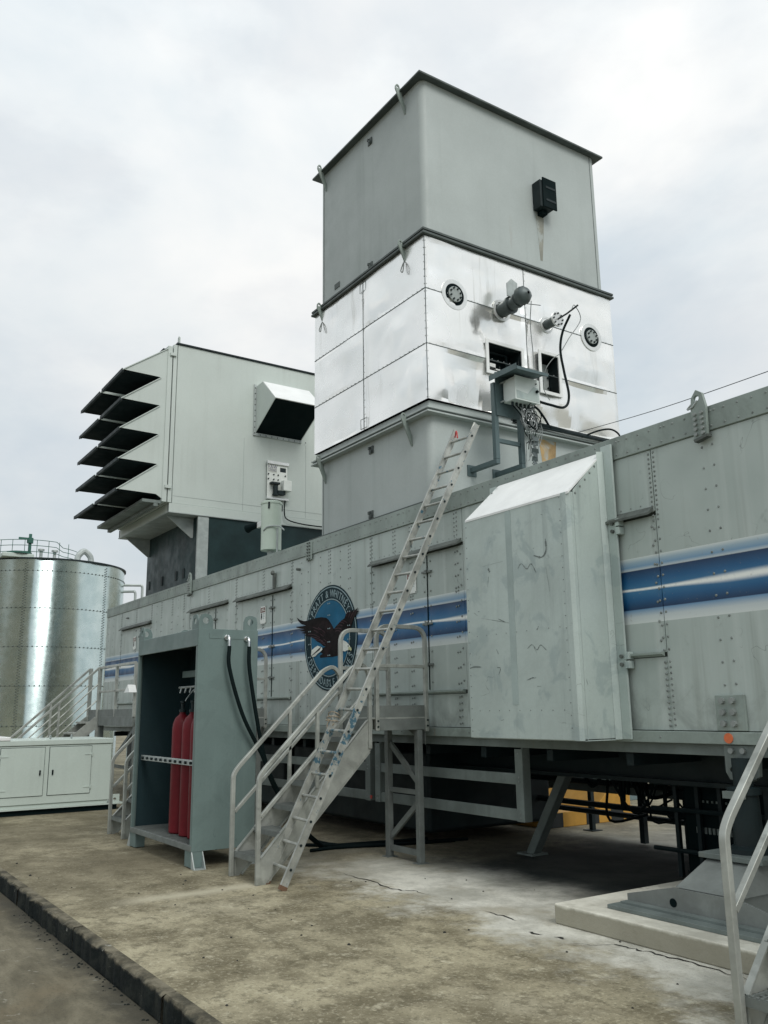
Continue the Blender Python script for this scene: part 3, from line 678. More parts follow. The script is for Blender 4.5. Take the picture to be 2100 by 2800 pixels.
sil(wing, YF-.011, YF-.0095).build('eagle_body', 'emb_brown', em); sil(wing2, YF-.0140, YF-.0125).build('eagle_wing', 'emb_brown', em)
sil(head, YF-.0165, YF-.015).build('eagle_head', 'emb_white', em); sil(beak, YF-.0195, YF-.018).build('eagle_beak', 'emb_beak', em); sil(tail, YF-.0165, YF-.015).build('eagle_tail', 'emb_white', em)
MB().cyl((EX+.50, YF-.017, EZ-.148), (EX+.50, YF-.0178, EZ-.148), .012, 8).build('eagle_eye', 'black', em)
m = MB()
for st_ in strokes:
    P = bez([(EX+a, YF-.016, EZ+b) for a, b in st_], 4)
    for i in range(len(P)-1):
        w = .006; d = (P[i+1]-P[i]).normalized(); nn = Vector((-d.z, 0, d.x))*w
        m.poly([P[i]-nn, P[i+1]-nn, P[i+1]+nn, P[i]+nn])
m.build('feather_lines', 'emb_feather', em, kind='stuff')
m = MB()
for k in range(7):
    a = .12*k; m.poly([(EX-.48+.03*k, YF-.0185, EZ-.215+.012*k), (EX-.475+.03*k, YF-.0185, EZ-.222+.012*k), (EX-.25+.008*k, YF-.0185, EZ-.15+.006*k), (EX-.255+.008*k, YF-.0185, EZ-.145+.006*k)])
m.build('tail_lines', 'emb_brown', em)
m = MB()
for x in (-10.88, -10.34, -9.82):
    for z in (1.98, 2.15, 2.32, 2.50, 2.68, 2.86, 3.02):
        for q in (-.022, .022):
            if (x+q-EX)**2+(z-EZ)**2 < .69**2: m.dome((x+q, YF-.012, z), N, .011)
m.build('rivets', 'emb_line', em, kind='stuff')

# big bolted hood on the side
hx0, hx1, hy, hz0, hz1, hz2 = -6.77, -5.31, 5.50, 1.325, 3.45, 3.875
hd = MB().box(hx0, hx1-.095, hy, hy+.025, hz0, hz1).build('side_hood', 'hood', T, bevel=.004, label='tall galvanised hood with a sloping top bolted over the trailer side')
MB().prism([(hx1-.092, hy-.006), (hx1-.03, hy-.006), (hx1, hy+.02), (hx1, hy+.06), (hx1-.092, hy+.02)], 'z', hz0-.004, hz1+.005).build('corner_strip', 'hood', hd, bevel=.003)
MB().prism([(hy+.062, hz0), (YF-.035, hz0), (YF-.035, hz2), (hy+.062, hz1+.02)], 'x', hx1-.02, hx1).build('side_panel', 'hood', hd, bevel=.003)
MB().prism([(hy+.005, hz0), (YF-.035, hz0), (YF-.035, hz2), (hy+.005, hz1)], 'x', hx0, hx0+.02).build('side_panel', 'hood', hd, bevel=.003)
MB().prism([(hy-.004, hz1+.004), (YF-.03, hz2+.006), (YF-.03, hz2-.015), (hy-.004, hz1-.017)], 'x', hx0+.022, hx1+.003).build('top_panel', 'white', hd)  # white paints in the sky brightness on this sloping top
MB().box(hx1+.002, hx1+.125, YF-.052, YF-.032, hz0, hz2+.05).build('flange', 'hood', hd, bevel=.003)
MB().prism([(hx1+.002, YF-.11), (hx1+.03, YF-.06), (hx1+.03, YF-.054), (hx1+.002, YF-.054)], 'z', hz0, hz2).build('fold', 'hood', hd)
MB().box(hx0-.10, hx0-.002, YF-.052, YF-.032, hz0, hz2).build('flange', 'hood', hd)
MB().box(hx0, hx1, hy+.03, YF-.036, hz0-.006, hz0+.01).build('bottom_panel', 'hood', hd)
for zz in (3.12, 3.19, 2.02, 1.95): MB().cyl((hx1+.085, YF-.052, zz), (hx1+.085, YF-.072, zz), .017, 8).build('bolt', 'drip', hd)
for zz in (3.155, 1.985):
    MB().box(hx1+.127, hx1+.17, YF-.07, YF-.002, zz-.07, zz-.005).box(hx1+.127, hx1+.17, YF-.07, YF-.002, zz+.005, zz+.07).build('hinge', 'hood', hd, bevel=.004)
m = MB()
for k in range(6):
    z = hz1+(hz2-hz1)*(k+.4)/6; y = hy+.062+(YF-.1-hy)*(k+.4)/6; m.dome((hx1, y, z-.03), (1, 0, 0), .013)
    m.dome((hx0+.04, y, z+.02), (0, -.6, .8), .012)
for k in range(20): m.dome((hx1-.012, hy+.03, hz0+.1+k*.105), (.7, -.7, 0), .006)
for k in range(20): m.dome((hx0+.03, hy, hz0+.06+k*.105), N, .007); m.dome((hx1-.115, hy, hz0+.1+k*.105), N, .006)
for k in range(9): m.dome((hx0+.15+k*.14, hy, 2.28), N, .006); m.dome((hx0+.15+k*.14, hy, hz0+.25), N, .006)
m.build('rivets', 'rivet', hd, kind='stuff')
MB().box(hx0+.62, hx0+.70, hy-.0025, hy-.0005, hz0+.3, hz1-.02).build('seam_cover', pmat('seam_cover_paint', (.33, .40, .385), .5, .1, .12, 2, streak=.4, scol=(.25, .30, .29), bump=.02), hd)
# scrapes and gouges left by lifting gear
random.seed(31); m = MB()
def scrape(pts, w):
    P = bez([(a, hy-.0016, b) for a, b in pts], 5)
    for i in range(len(P)-1):
        d_ = (P[i+1]-P[i]); d_ = d_.normalized() if d_.length > 1e-6 else Vector((1, 0, 0)); nn = Vector((-d_.z, 0, d_.x))*w*(.4+.8*random.random())
        m.poly([P[i]-nn, P[i+1]-nn*.8, P[i+1]+nn*.8, P[i]+nn])
scrape([(-6.0, 2.86), (-5.95, 2.90), (-5.88, 2.84), (-5.82, 2.88), (-5.76, 2.79)], .005); scrape([(-5.78, 2.95), (-5.68, 2.92), (-5.62, 2.97), (-5.62, 3.08)], .010)
scrape([(-6.42, 2.92), (-6.40, 2.88)], .012); scrape([(-6.42, 2.84), (-6.44, 2.74)], .003); scrape([(-6.75, 1.98), (-6.68, 1.99), (-6.58, 1.985)], .008)
scrape([(-6.35, 1.97), (-6.30, 1.96), (-6.33, 1.90)], .005); scrape([(-6.3, 2.42), (-6.2, 2.38)], .004); scrape([(-5.92, 2.12), (-5.86, 2.15), (-5.80, 2.10), (-5.75, 2.14), (-5.68, 2.09)], .004)
scrape([(-6.55, 2.45), (-6.3, 2.40), (-6.1, 2.36)], .002); scrape([(-6.5, 2.95), (-6.2, 2.96)], .0015); scrape([(-5.95, 1.84), (-5.86, 1.86)], .005); scrape([(-5.63, 2.82), (-5.60, 2.6)], .002)
for k in range(12):
    a, b = random.uniform(-6.72, -5.45), random.uniform(1.4, 3.35); l_ = random.uniform(.015, .07); t_ = random.uniform(-1.2, 1.2)
    scrape([(a, b), (a+l_*.5*math.cos(t_)+.004, b+l_*.5*math.sin(t_)), (a+l_*math.cos(t_), b+l_*math.sin(t_)+.004)], random.choice((.0015, .0025, .004)))
m.build('scrape_marks', 'frame', hd, kind='stuff')

# side guards, both sides
def guard(y, x0, x1):
    gr = MB().box(x0, x1, y, y+.03, .86, .965).build('side_guard', 'frame', T, bevel=.004)
    MB().box(x0, x1, y, y+.03, .52, .63).build('guard_rail', 'frame', gr, bevel=.004)
    for xp in (x0-.005, x1-.105):
        MB().box(xp, xp+.11, y-.012, y-.002, .515, 1.20).box(xp+.085, xp+.11, y-.002, y+.09, .515, 1.214).build('guard_post', 'frame', gr, bevel=.003)
        mm = MB()
        for zz in (.55, .59, .89, .93, 1.16): mm.dome((xp+.05, y-.012, zz), N, .012)
        mm.build('rivets', 'rivet', gr, kind='stuff')
for y in (6.05, 8.82):
    guard(y, -9.3, -6.66); guard(y, -14.2, -9.42)
MB().box(-6.6, -2.4, 8.84, 8.87, .86, .965).build('side_guard', 'dark', T); MB().box(-6.6, -2.4, 8.84, 8.87, .52, .63).build('side_guard', 'dark', T)
# chassis
for y in (6.95, 8.0):
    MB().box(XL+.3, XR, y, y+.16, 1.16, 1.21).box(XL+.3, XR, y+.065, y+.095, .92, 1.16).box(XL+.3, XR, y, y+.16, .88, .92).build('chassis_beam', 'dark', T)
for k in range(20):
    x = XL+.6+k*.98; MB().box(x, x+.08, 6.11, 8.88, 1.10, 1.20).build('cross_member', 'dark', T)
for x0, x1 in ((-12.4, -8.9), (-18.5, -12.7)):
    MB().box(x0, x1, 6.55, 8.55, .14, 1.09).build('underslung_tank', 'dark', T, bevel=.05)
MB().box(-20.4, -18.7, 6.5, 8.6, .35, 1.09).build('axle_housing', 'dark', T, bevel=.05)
# drop legs under the floor
leg = MB().bar((-7.72, 7.1, 0), (-7.05, 7.15, 1.1), .13, .10).build('landing_leg', 'frame', T, bevel=.01)
MB().box(-7.85, -7.6, 6.98, 7.22, 0, .02).build('foot_plate', 'frame', leg)
for x, y in ((-8.66, 9.05), (-6.3, 8.4), (-5.6, 8.3), (-5.0, 8.1), (-5.9, 7.7), (-4.75, 7.2)):
    w = .03 if x < -6 else .06
    o = MB().box(x-w, x+w, y-w, y+w, .012, 1.09).build('support_leg', 'dark', T); MB().box(x-w-.06, x+w+.06, y-w-.06, y+w+.06, 0, .0115).build('foot_plate', 'dark', o)
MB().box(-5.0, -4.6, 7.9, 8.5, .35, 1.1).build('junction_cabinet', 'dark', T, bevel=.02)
sk = MB().box(-5.80, -4.75, 7.32, 7.9, .05, 1.1).build('ancillary_skid', 'black', T, bevel=.02)
for k in range(5): MB().box(-5.86+k*.25, -5.82+k*.25, 7.25, 7.29, .01, 1.15).build('skid_frame', 'dark', sk)
for z in (.25, .62, .86): MB().tube([(-6.1, 7.22, z), (-4.5, 7.2, z+.02)], .022, 6).build('pipe', 'dark', sk)
mm = MB()
for k in range(9): mm.box(-5.66+k*.045, -5.635+k*.045, 7.305, 7.318, .42, .475)
for k in range(9): mm.box(-5.62+k*.05, -5.60+k*.05, 7.305, 7.318, .70, .72)
mm.build('label_strip', 'frame', sk, kind='stuff')
for k in range(16):
    x = -7.3+k*.17+random.uniform(-.05, .05); y = random.uniform(7.5, 8.6); z1 = random.uniform(.25, .7)
    MB().tube(bez([(x, y, 1.14), (x+random.uniform(-.05, .05), y, (1.14+z1)/2), (x+random.uniform(-.2, .2), y+.05, z1), (x+random.uniform(.1, .5), y+.1, z1+.1)], 5), random.choice((.012, .016, .022)), 6).build('hanging_cable', 'rubber', T)
for x, y, w, h in ((-7.3, 8.0, .25, .35), (-6.55, 8.2, .2, .5), (-6.0, 7.9, .3, .28)): MB().box(x, x+w, y, y+.3, 1.1-h, 1.12).build('valve_box', 'dark', T, bevel=.01)
for z, y in ((.72, 8.2), (.44, 8.35), (1.0, 7.6), (.30, 8.7)): MB().tube([(-9.0, y, z), (-6.5, y+.03, z-.02), (-2.0, y, z)], .035, 8).build('service_pipe', 'dark', T)
for x in (-7.4, -6.75, -6.0, -5.3): MB().box(x-.035, x+.035, 8.55, 8.62, .02, 1.15).build('hanger', 'dark', T)
MB().box(-7.9, -6.9, 8.3, 8.36, .78, 1.15).build('mud_flap', 'black', T)
# hanging cable loops below the floor
random.seed(11)
for i in range(52):
    x = random.uniform(-7.2, -2.4); y = random.uniform(7.4, 8.8); x2 = x+random.uniform(-.9, .9); y2 = y+random.uniform(-.2, .4); dp = random.uniform(.35, 1.0); bt = max(.30, 1.1-dp*.7)
    MB().tube(bez([(x, y, 1.12), (x+(x2-x)*.15, y, (1.1+bt)/2), (x+(x2-x)*.5, (y+y2)/2, bt), (x+(x2-x)*.85, y2, (1.1+bt)/2+.1), (x2, y2, 1.12)], 6), random.choice((.011, .014, .02)), 6).build('hanging_cable', 'rubber', T)
for i in range(8):
    x = random.uniform(-8.2, -6.9); y = random.uniform(8.6, 8.9)
    MB().tube(bez([(x, y, 1.15), (x+.1, y, .8), (x+.3, y+.1, .55), (x+.5, y+.1, .9), (x+.7, y, 1.15)], 6), .012, 6).build('hanging_cable', 'rubber', T)

# ================================================================ EXHAUST STACK
S = thing('exhaust_stack', 'tall square grey exhaust stack with white aluminium-clad middle section above the trailer', 'exhaust stack', (-9.45, 7.75, 3.99))
sx0, sx1, sy0, sy1 = -10.8, -8.1, 6.1, 9.4
def sect(z0, z1, name): return MB().prism(rrect(sx0, sx1, sy0, sy1, .09), 'z', z0, z1).build(name, 'stack', S, ang=50)
base = sect(3.99, 5.10, 'base_section'); uppr = sect(7.56, 9.82, 'upper_section')
MB().box(sx0-.13, sx1+.05, 6.0, 9.46, 3.987, 4.008).build('base_plate', 'stack_dark', S)
def plate(z, t, ex=.1, mat='stack_dark', name='flange'): return MB().box(sx0-ex, sx1+ex, sy0-ex, sy1+ex*.8, z, z+t).build(name, mat, S, bevel=.003)
plate(5.10, .022, .10, 'stack'); plate(5.150, .022, .095, 'stack'); MB().box(sx0-.03, sx1+.03, sy0-.03, sy1+.03, 5.122, 5.150).build('gasket', 'black', S)
MB().box(sx0-.02, sx1+.02, sy0-.02, sy1+.02, 5.172, 5.27).build('collar', 'stack', S)
plate(7.475, .03, .105); plate(7.525, .03, .1); MB().box(sx0-.05, sx1+.05, sy0-.05, sy1+.05, 7.505, 7.525).build('gasket', 'black', S)
plate(9.82, .028, .1)
# weep lip under the top flange, vertical edge trims
for z0, z1 in ((7.57, 9.815), (4.01, 5.098)):
    MB().box(sx1, sx1+.004, 9.275, 9.283, z0, z1).build('edge_seam', 'stack_dark', S); MB().box(sx0+.105, sx0+.112, sy0-.004, sy0, z0, z1).build('edge_seam', 'stack_dark', S)
# lifting lugs on the flanges
for zt in (9.85, 7.51, 5.13):
    for lx in (-8.47, -10.62):
        MB().holed([(5.935, zt+.0), (5.938, zt+.045), (5.955, zt+.072), (5.975, zt+.078), (5.997, zt+.065), (6.01, zt+.035), (6.098, zt-.22), (6.098, zt-.34), (6.088, zt-.34)], (5.972, zt+.033), .018, 'x', lx-.010, lx+.010).build('lifting_lug', 'rail', S, bevel=.003)
        if zt < 9 and zt > 6: MB().tube(bez([(lx, 6.03, zt-.22), (lx+.03, 6.0, zt-.30), (lx+.02, 5.99, zt-.39), (lx-.02, 5.99, zt-.35), (lx, 6.02, zt-.24)], 5), .007, 6).build('hook', 'steelpost', S)
for x, z in ((-9.35, 9.62), (-9.37, 7.66), (-9.40, 4.98), (-9.42, 4.10)):
    MB().box(x-.05, x+.05, 6.085, 6.099, z-.05, z+.05).box(x-.035, x-.005, 6.06, 6.085, z+.005, z+.04).box(x+.005, x+.035, 6.06, 6.085, z-.04, z-.005).build('lug_clip', 'stack_dark', S)
MB().box(-10.36, -10.22, 6.09, 6.099, 7.72, 7.80).build('name_plate', 'stack_dark', S)
# black box on the upper section
bb = MB().box(sx1+.002, sx1+.16, 8.04, 8.28, 8.50, 8.92).build('damper_box', 'dark', S, bevel=.005)
MB().box(sx1+.16, sx1+.18, 8.08, 8.34, 8.50, 8.96).build('cover', 'black', bb, bevel=.004)
MB().box(sx1+.18, sx1+.186, 8.13, 8.32, 8.80, 8.83).box(sx1+.18, sx1+.186, 8.13, 8.32, 8.60, 8.63).build('strap', 'dark', bb)
MB().box(sx1+.002, sx1+.1, 8.12, 8.22, 8.44, 8.50).build('drain', 'black', bb)
# rust run and weld stains are thin films on the wall
MB().prism([(8.08, 8.44), (8.24, 8.44), (8.21, 8.1), (8.17, 7.75), (8.13, 7.75), (8.11, 8.1)], 'x', sx1+.001, sx1+.0022).build('water_run', pmat('water_stain', (.27, .275, .235), .7, 0, .2, 3, blot=.8, bcol=(.372, .415, .405), bump=0), S)
# cladding sheets
cx0, cx1, cy0, cy1 = -10.86, -8.04, 6.04, 9.44
MB().box(cx0+.04, -8.30, cy0+.04, cy1-.04, 5.271, 7.474).build('core', 'black', S)
rows = [(5.275, 6.0), (6.0, 6.74), (6.74, 7.47)]
random.seed(5)
creases = [(6.1, 5.38, 7.1, 5.84, .22), (6.2, 6.03, 7.0, 6.22, .18), (7.75, 5.5, 8.5, 5.66, .18), (8.5, 5.68, 9.35, 5.40, .22), (6.7, 6.62, 7.2, 6.9, .18), (8.35, 6.10, 9.2, 6.3, .14), (7.0, 6.95, 7.7, 7.25, .10)]
def sheet(axis, u0, u1, z0, z1, holes=(), fix=0.0):
    g_ = .004
    us = sorted(set([u0+g_+(u1-u0-2*g_)*k/26 for k in range(27)]+[h for q in holes for h in q[:2] if u0 < h < u1]))
    zs = sorted(set([z0+g_+(z1-z0-2*g_)*k/14 for k in range(15)]+[h for q in holes for h in q[2:] if z0 < h < z1]))
    m = MB(); idx = {}
    # creases: a few pyramidal buckles
    bk = [(random.uniform(u0, u1), random.uniform(z0, z1), random.uniform(.25, .75), random.choice((-1, 1))*random.uniform(.010, .026)) for _ in range(5)]
    def off(u, z):
        e = min(u-u0, u1-u, z-z0, z1-z)/.05; e = max(0, min(1, e)); d = 0
        for bu, bz, br, bh in bk: d += bh*max(0, 1-(abs(u-bu)+abs(z-bz)*1.3)/br)
        for (ua, za, ub, zb, sl) in creases:
            if axis == 'x':
                ln = math.hypot(ub-ua, zb-za); t = ((u-ua)*(ub-ua)+(z-za)*(zb-za))/ln; h_ = ((z-za)*(ub-ua)-(u-ua)*(zb-za))/ln
                if 0 < t < ln and h_ < 0: d += sl*max(h_, -.34)*min(1, 4*min(t, ln-t)/ln)
        return d*e
    for i, u in enumerate(us):
        for j, z in enumerate(zs):
            idx[i, j] = len(m.v); o = off(u, z)
            m.v.append((fix+o, u, z) if axis == 'x' else (u, fix-o, z))
    for i in range(len(us)-1):
        for j in range(len(zs)-1):
            uc, zc = (us[i]+us[i+1])/2, (zs[j]+zs[j+1])/2
            if any(h[0] < uc < h[1] and h[2] < zc < h[3] for h in holes): continue
            m.f.append((idx[i, j], idx[i+1, j], idx[i+1, j+1], idx[i, j+1]))
    o = m.build('cladding_sheet', 'clad', S, ang=9)
    return o
W1 = (7.03, 7.60, 5.85, 6.23); W2 = (7.96, 8.28, 5.76, 6.29)
for z0, z1 in rows:
    sheet('x', cy0, 7.72, z0, z1, [W1], cx1); sheet('x', 7.72, cy1, z0, z1, [W2], cx1)
    sheet('y', cx0, -9.49, z0, z1, (), cy0); sheet('y', -9.49, cx1, z0, z1, (), cy0)
MB().box(cx0, cx0+.004, cy0, cy1, 5.275, 7.47).build('cladding_back', 'clad', S); MB().box(cx0, cx1, cy1-.004, cy1, 5.275, 7.47).build('cladding_back', 'clad', S)
m = MB()
for z in (6.0, 6.74): m.box(cx1-.012, cx1+.0055, cy0, cy1, z-.004, z+.004); m.box(cx0, cx1, cy0-.0055, cy0+.012, z-.004, z+.004)
m.box(-9.494, -9.486, cy0-.005, cy0+.01, 5.28, 7.47); m.box(cx1-.01, cx1+.005, 7.717, 7.723, 5.28, 7.47)
m.box(cx1-.004, cx1+.004, cy0-.004, cy0+.004, 5.28, 7.47)
m.build('cladding_seam', 'pipe_dark', S)
m = MB()
for z in (6.0, 6.74):
    for k in range(34): m.dome((cx1+.005, cy0+.05+k*.1, z+.014), (1, 0, 0), .006, .004, 5)
    for k in range(28): m.dome((cx0+.05+k*.1, cy0-.005, z+.014), N, .008, .006, 5)
for k in range(22): m.dome((cx1-.02, cy0-.002, 5.3+k*.1), N, .008, .006, 5); m.dome((-9.475, cy0-.002, 5.3+k*.1), N, .008, .006, 5); m.dome((cx1+.002, 7.74, 5.3+k*.1), (1, 0, 0), .008, .006, 5); m.dome((cx1+.002, cy0+.02, 5.3+k*.1), (1, 0, 0), .007, .006, 5)
m.build('rivets', 'portring', S, kind='stuff')
for zz in (5.30, 7.30):
    MB().box(-9.57, -9.41, cy0-.006, cy0-.003, zz, zz+.005).box(-9.57, -9.565, cy0-.006, cy0-.003, zz, zz+.14).box(-9.415, -9.41, cy0-.006, cy0-.003, zz, zz+.14).box(-9.57, -9.41, cy0-.006, cy0-.003, zz+.135, zz+.14).build('patch_edge', 'steelpost', S)
# round ports
def port(y, z):
    p = MB().ring((cx1-.006, y, z), (1, 0, 0), .150, .205, .018, 36).build('port', 'portring', S)
    MB().cyl((cx1+.0045, y, z), (cx1+.006, y, z), .152, 36).build('port_recess', 'black', p)
    MB().cyl((cx1+.0062, y, z), (cx1+.03, y, z), .105, 28).build('port_cover', 'portdisc', p, bevel=.003)
    for k in range(8):
        a = R(45*k+20); MB().cyl((cx1+.03, y+.082*math.cos(a), z+.082*math.sin(a)), (cx1+.05, y+.082*math.cos(a), z+.082*math.sin(a)), .013, 6).build('bolt', 'dark', p)
port(6.50, 6.76); port(8.98, 6.76)
# wrapped sampling pipe standing out of the wall
sp_ = MB().ring((cx1-.004, 7.30, 6.75), (1, 0, 0), .115, .150, .012, 32).build('sample_pipe', 'portring', S)
MB().cyl((cx1+.002, 7.30, 6.75), (cx1+.16, 7.30, 6.75), .10, 24).cyl((cx1+.16, 7.30, 6.75), (cx1+.195, 7.30, 6.75), .118, 24).cyl((cx1+.20, 7.30, 6.75), (cx1+.36, 7.30, 6.77), .088, 20).cyl((cx1+.29, 7.30, 6.76), (cx1+.32, 7.30, 6.765), .10, 20).build('pipe', 'pipe_dark', sp_)
mm = MB(); rg = []
for k in range(9):
    t = k/8; rr = (.075, .10, .118, .124, .12, .115, .10, .07, .02)[k]
    rg.append((rr, .33+.19*t))
b0 = len(mm.v); nS = 14
for rr, xx in rg:
    for j in range(nS):
        a = 2*math.pi*j/nS; q = rr*(1+random.uniform(-.07, .07)); mm.v.append((cx1+xx, 7.30+q*math.cos(a), 6.79+q*math.sin(a)))
for i in range(len(rg)-1):
    for j in range(nS): k = (j+1) % nS; mm.f.append((i*nS+j, i*nS+k, (i+1)*nS+k, (i+1)*nS+j))
mm.build('wrapped_end', 'pipe_dark', sp_)
MB().prism([(7.20, 6.84), (7.20, 7.02), (7.28, 7.10), (7.38, 7.06), (7.38, 6.84)], 'x', cx1+.22, cx1+.235).build('rain_shield', 'galv', sp_)
MB().tube([(cx1+.4, 7.38, 6.70), (cx1+.4, 7.62, 6.74)], .005, 5).build('probe', 'dark', sp_)
# instrument flange
fl = MB().ring((cx1-.004, 8.11, 6.74), (1, 0, 0), .09, .12, .012, 28).build('instrument_port', 'portring', S)
MB().cyl((cx1+.002, 8.11, 6.74), (cx1+.20, 8.11, 6.74), .068, 18).build('neck', 'pipe_dark', fl); MB().cyl((cx1+.20, 8.11, 6.74), (cx1+.225, 8.11, 6.74), .105, 24).build('flange', 'portring', fl)
for k in range(8):
    a = R(45*k); MB().cyl((cx1+.225, 8.11+.082*math.cos(a), 6.74+.082*math.sin(a)), (cx1+.24, 8.11+.082*math.cos(a), 6.74+.082*math.sin(a)), .012, 6).build('bolt', 'dark', fl)
MB().tube([(cx1+.225, 8.11, 6.74), (cx1+.36, 8.14, 6.77), (cx1+.50, 8.22, 6.86)], .012, 6).build('probe', 'dark', fl)
# windows
def window(w, nm):
    y0, y1, z0, z1 = w; t = .045
    fr = MB().box(cx1+.001, cx1+.02, y0-t, y0, z0-t, z1+t).box(cx1+.001, cx1+.02, y1, y1+t, z0-t, z1+t).box(cx1+.001, cx1+.02, y0, y1, z1, z1+t).box(cx1+.001, cx1+.02, y0, y1, z0-t, z0).build(nm, 'white', S, bevel=.002)
    MB().box(-8.30, cx1, y0-.012, y0-.001, z0-.01, z1+.01).box(-8.30, cx1, y1+.001, y1+.012, z0-.01, z1+.01).box(-8.30, cx1, y0, y1, z1+.001, z1+.012).box(-8.30, cx1, y0, y1, z0-.012, z0-.001).build('reveal', 'dark', fr)
    return fr
w1 = window(W1, 'access_window'); w2 = window(W2, 'access_window')
MB().box(-8.2, -8.12, 7.12, 7.22, 5.95, 6.0).box(-8.2, -8.14, 7.24, 7.32, 5.93, 5.95).build('sensor', 'white', w1)
MB().tube([(-8.2, 7.36, 5.87), (-8.2, 7.36, 6.02)], .008, 5).tube([(-8.22, 7.5, 5.87), (-8.22, 7.5, 6.2), (-8.22, 7.2, 6.2)], .018, 6).build('inner_pipe', 'dark', w1)
MB().box(-8.26, -8.24, 8.04, 8.13, 5.80, 6.27).build('rusty_plate', 'rust', w2); MB().box(-8.27, -8.22, 8.14, 8.27, 5.84, 6.24).build('inner_plate', 'galv', w2)
for zz in (5.9, 6.05, 6.2): MB().cyl((-8.22, 8.25, zz), (-8.19, 8.25, zz), .014, 6).build('bolt', 'dark', w2)

# junction box on its stand-off bracket
J = thing('junction_box_bracket', 'pale grey junction box with dark canopy on a dark bracket beside the ladder top', 'junction box', (-8.09, 6.94, 4.5))
for y in (6.73, 7.14):
    MB().box(-8.099, -8.085, y-.07, y+.07, 4.40, 4.54).build('foot_plate', 'jbframe', J)
    MB().box(-8.085, -7.59, y-.03, y+.03, 4.445, 4.505).build('arm', 'jbframe', J, bevel=.004)
    MB().box(-7.65, -7.588, y-.031, y+.031, 4.506, 5.47).build('upright', 'jbframe', J, bevel=.004)
MB().box(-7.64, -7.60, 6.765, 7.105, 4.72, 4.77).build('cross_bar', 'jbframe', J, bevel=.003)
MB().box(-7.587, -7.57, 6.72, 7.15, 5.05, 5.60).build('back_plate', 'jbframe', J)
jb = MB().box(-7.545, -7.335, 6.81, 7.19, 5.20, 5.49).build('enclosure', 'jb', J, bevel=.012)
MB().box(-7.333, -7.318, 6.802, 7.198, 5.192, 5.498).build('door', 'jb', jb, bevel=.005)
MB().prism([(6.82, 5.21), (7.18, 5.21), (7.18, 5.39), (7.10, 5.395), (7.00, 5.29), (6.82, 5.31)], 'x', -7.3175, -7.315).build('decal', 'hood', jb)
MB().cyl((-7.3145, 7.145, 5.34), (-7.29, 7.145, 5.34), .018, 12).cyl((-7.3145, 7.14, 5.44), (-7.305, 7.14, 5.44), .008, 8).build('knob', 'black', jb)
for k in range(5): MB().cyl((-7.44, 6.86+k*.065, 5.199), (-7.44, 6.86+k*.065, 5.155), .017, 8).build('gland', 'dark', jb)
for y in (6.79, 7.19):
    for zz in (5.22, 5.46): MB().cyl((-7.57, y, zz), (-7.50, y, zz), .01, 6).build('bolt', 'galv', J)
MB().prism([(-7.62, 5.545), (-7.62, 5.555), (-7.12, 5.515), (-7.12, 5.505)], 'y', 6.66, 7.16).build('canopy', 'jbframe', J)
MB().box(-7.125, -7.115, 6.66, 7.16, 5.475, 5.504).box(-7.62, -7.126, 6.655, 6.6595, 5.48, 5.55).build('canopy_lip', 'jbframe', J)

def cable(name, pts, r, mat, label, n=8, grp=None, loc=None):
    return MB().tube(bez(pts, n), r, 7).build(name, mat, loc=loc or pts[0], label=label, cat='cable', group=grp)
cable('cable', [(-7.40, 7.20, 5.27), (-7.36, 7.4, 5.24), (-7.45, 7.75, 5.30), (-7.6, 8.0, 5.55), (-7.72, 8.06, 5.95), (-7.75, 8.05, 6.25), (-7.72, 8.08, 6.5), (-7.6, 8.12, 6.72)], .017, 'rubber', 'thick black cable sweeping from the junction box up past the small access window')
cable('thin_cable', [(-7.6, 8.15, 6.80), (-7.66, 8.28, 6.92), (-7.68, 8.4, 6.75), (-7.72, 8.2, 6.45), (-7.74, 8.07, 6.25)], .006, 'cable_grey', 'thin grey lead looping from the small instrument flange to the thick cable')
cable('thin_cable', [(-7.74, 8.05, 6.2), (-7.8, 7.95, 6.12), (-7.85, 7.85, 5.95), (-7.95, 7.9, 5.75), (-8.0, 8.05, 5.62)], .005, 'cable_grey', 'pale thin lead curving across the small access window of the stack')
cable('thin_cable', [(-7.52, 7.34, 6.68), (-7.6, 7.38, 6.4), (-7.62, 7.42, 6.0), (-7.6, 7.4, 5.66)], .006, 'cable_grey', 'thin lead dropping from the wrapped sampling pipe to the junction box canopy')
cable('cable', [(-7.98, 7.58, 5.19), (-7.9, 7.55, 5.33), (-7.9, 7.68, 5.42), (-7.93, 7.85, 5.33), (-7.98, 8.02, 5.2)], .016, 'rubber', 'black cable hoop standing on the ledge below the cladding')
cable('cable', [(-7.99, 8.6, 5.19), (-7.9, 8.85, 5.30), (-7.9, 9.1, 5.36), (-7.93, 9.3, 5.32), (-7.98, 9.36, 5.2)], .013, 'rubber', 'black cable hoop at the far right end of the cladding ledge')
tr = thing('cable_bundle', 'bundle of dark cables lying along the ledge under the white cladding', 'cable', (-8.0, 8.2, 5.17))
random.seed(3)
for k in range(11):
    o_ = random.uniform(-.02, .09); zz = 5.185+random.uniform(0, .05)
    MB().tube(bez([(-8.05+o_, 7.3+random.uniform(0, .3), zz), (-8.04+o_+random.uniform(-.02, .02), 7.9, zz+random.uniform(-.01, .02)), (-8.04+o_, 8.5, zz), (-8.05+o_, 9.4, zz)], 6), random.choice((.008, .010, .013)), 5).build('cable', random.choice(('rubber', 'rubber', 'cable_grey', 'dark')), tr)
co = thing('cable_coil', 'tangled grey and black cable coil hanging below the junction box', 'cable', (-7.42, 7.1, 4.7))
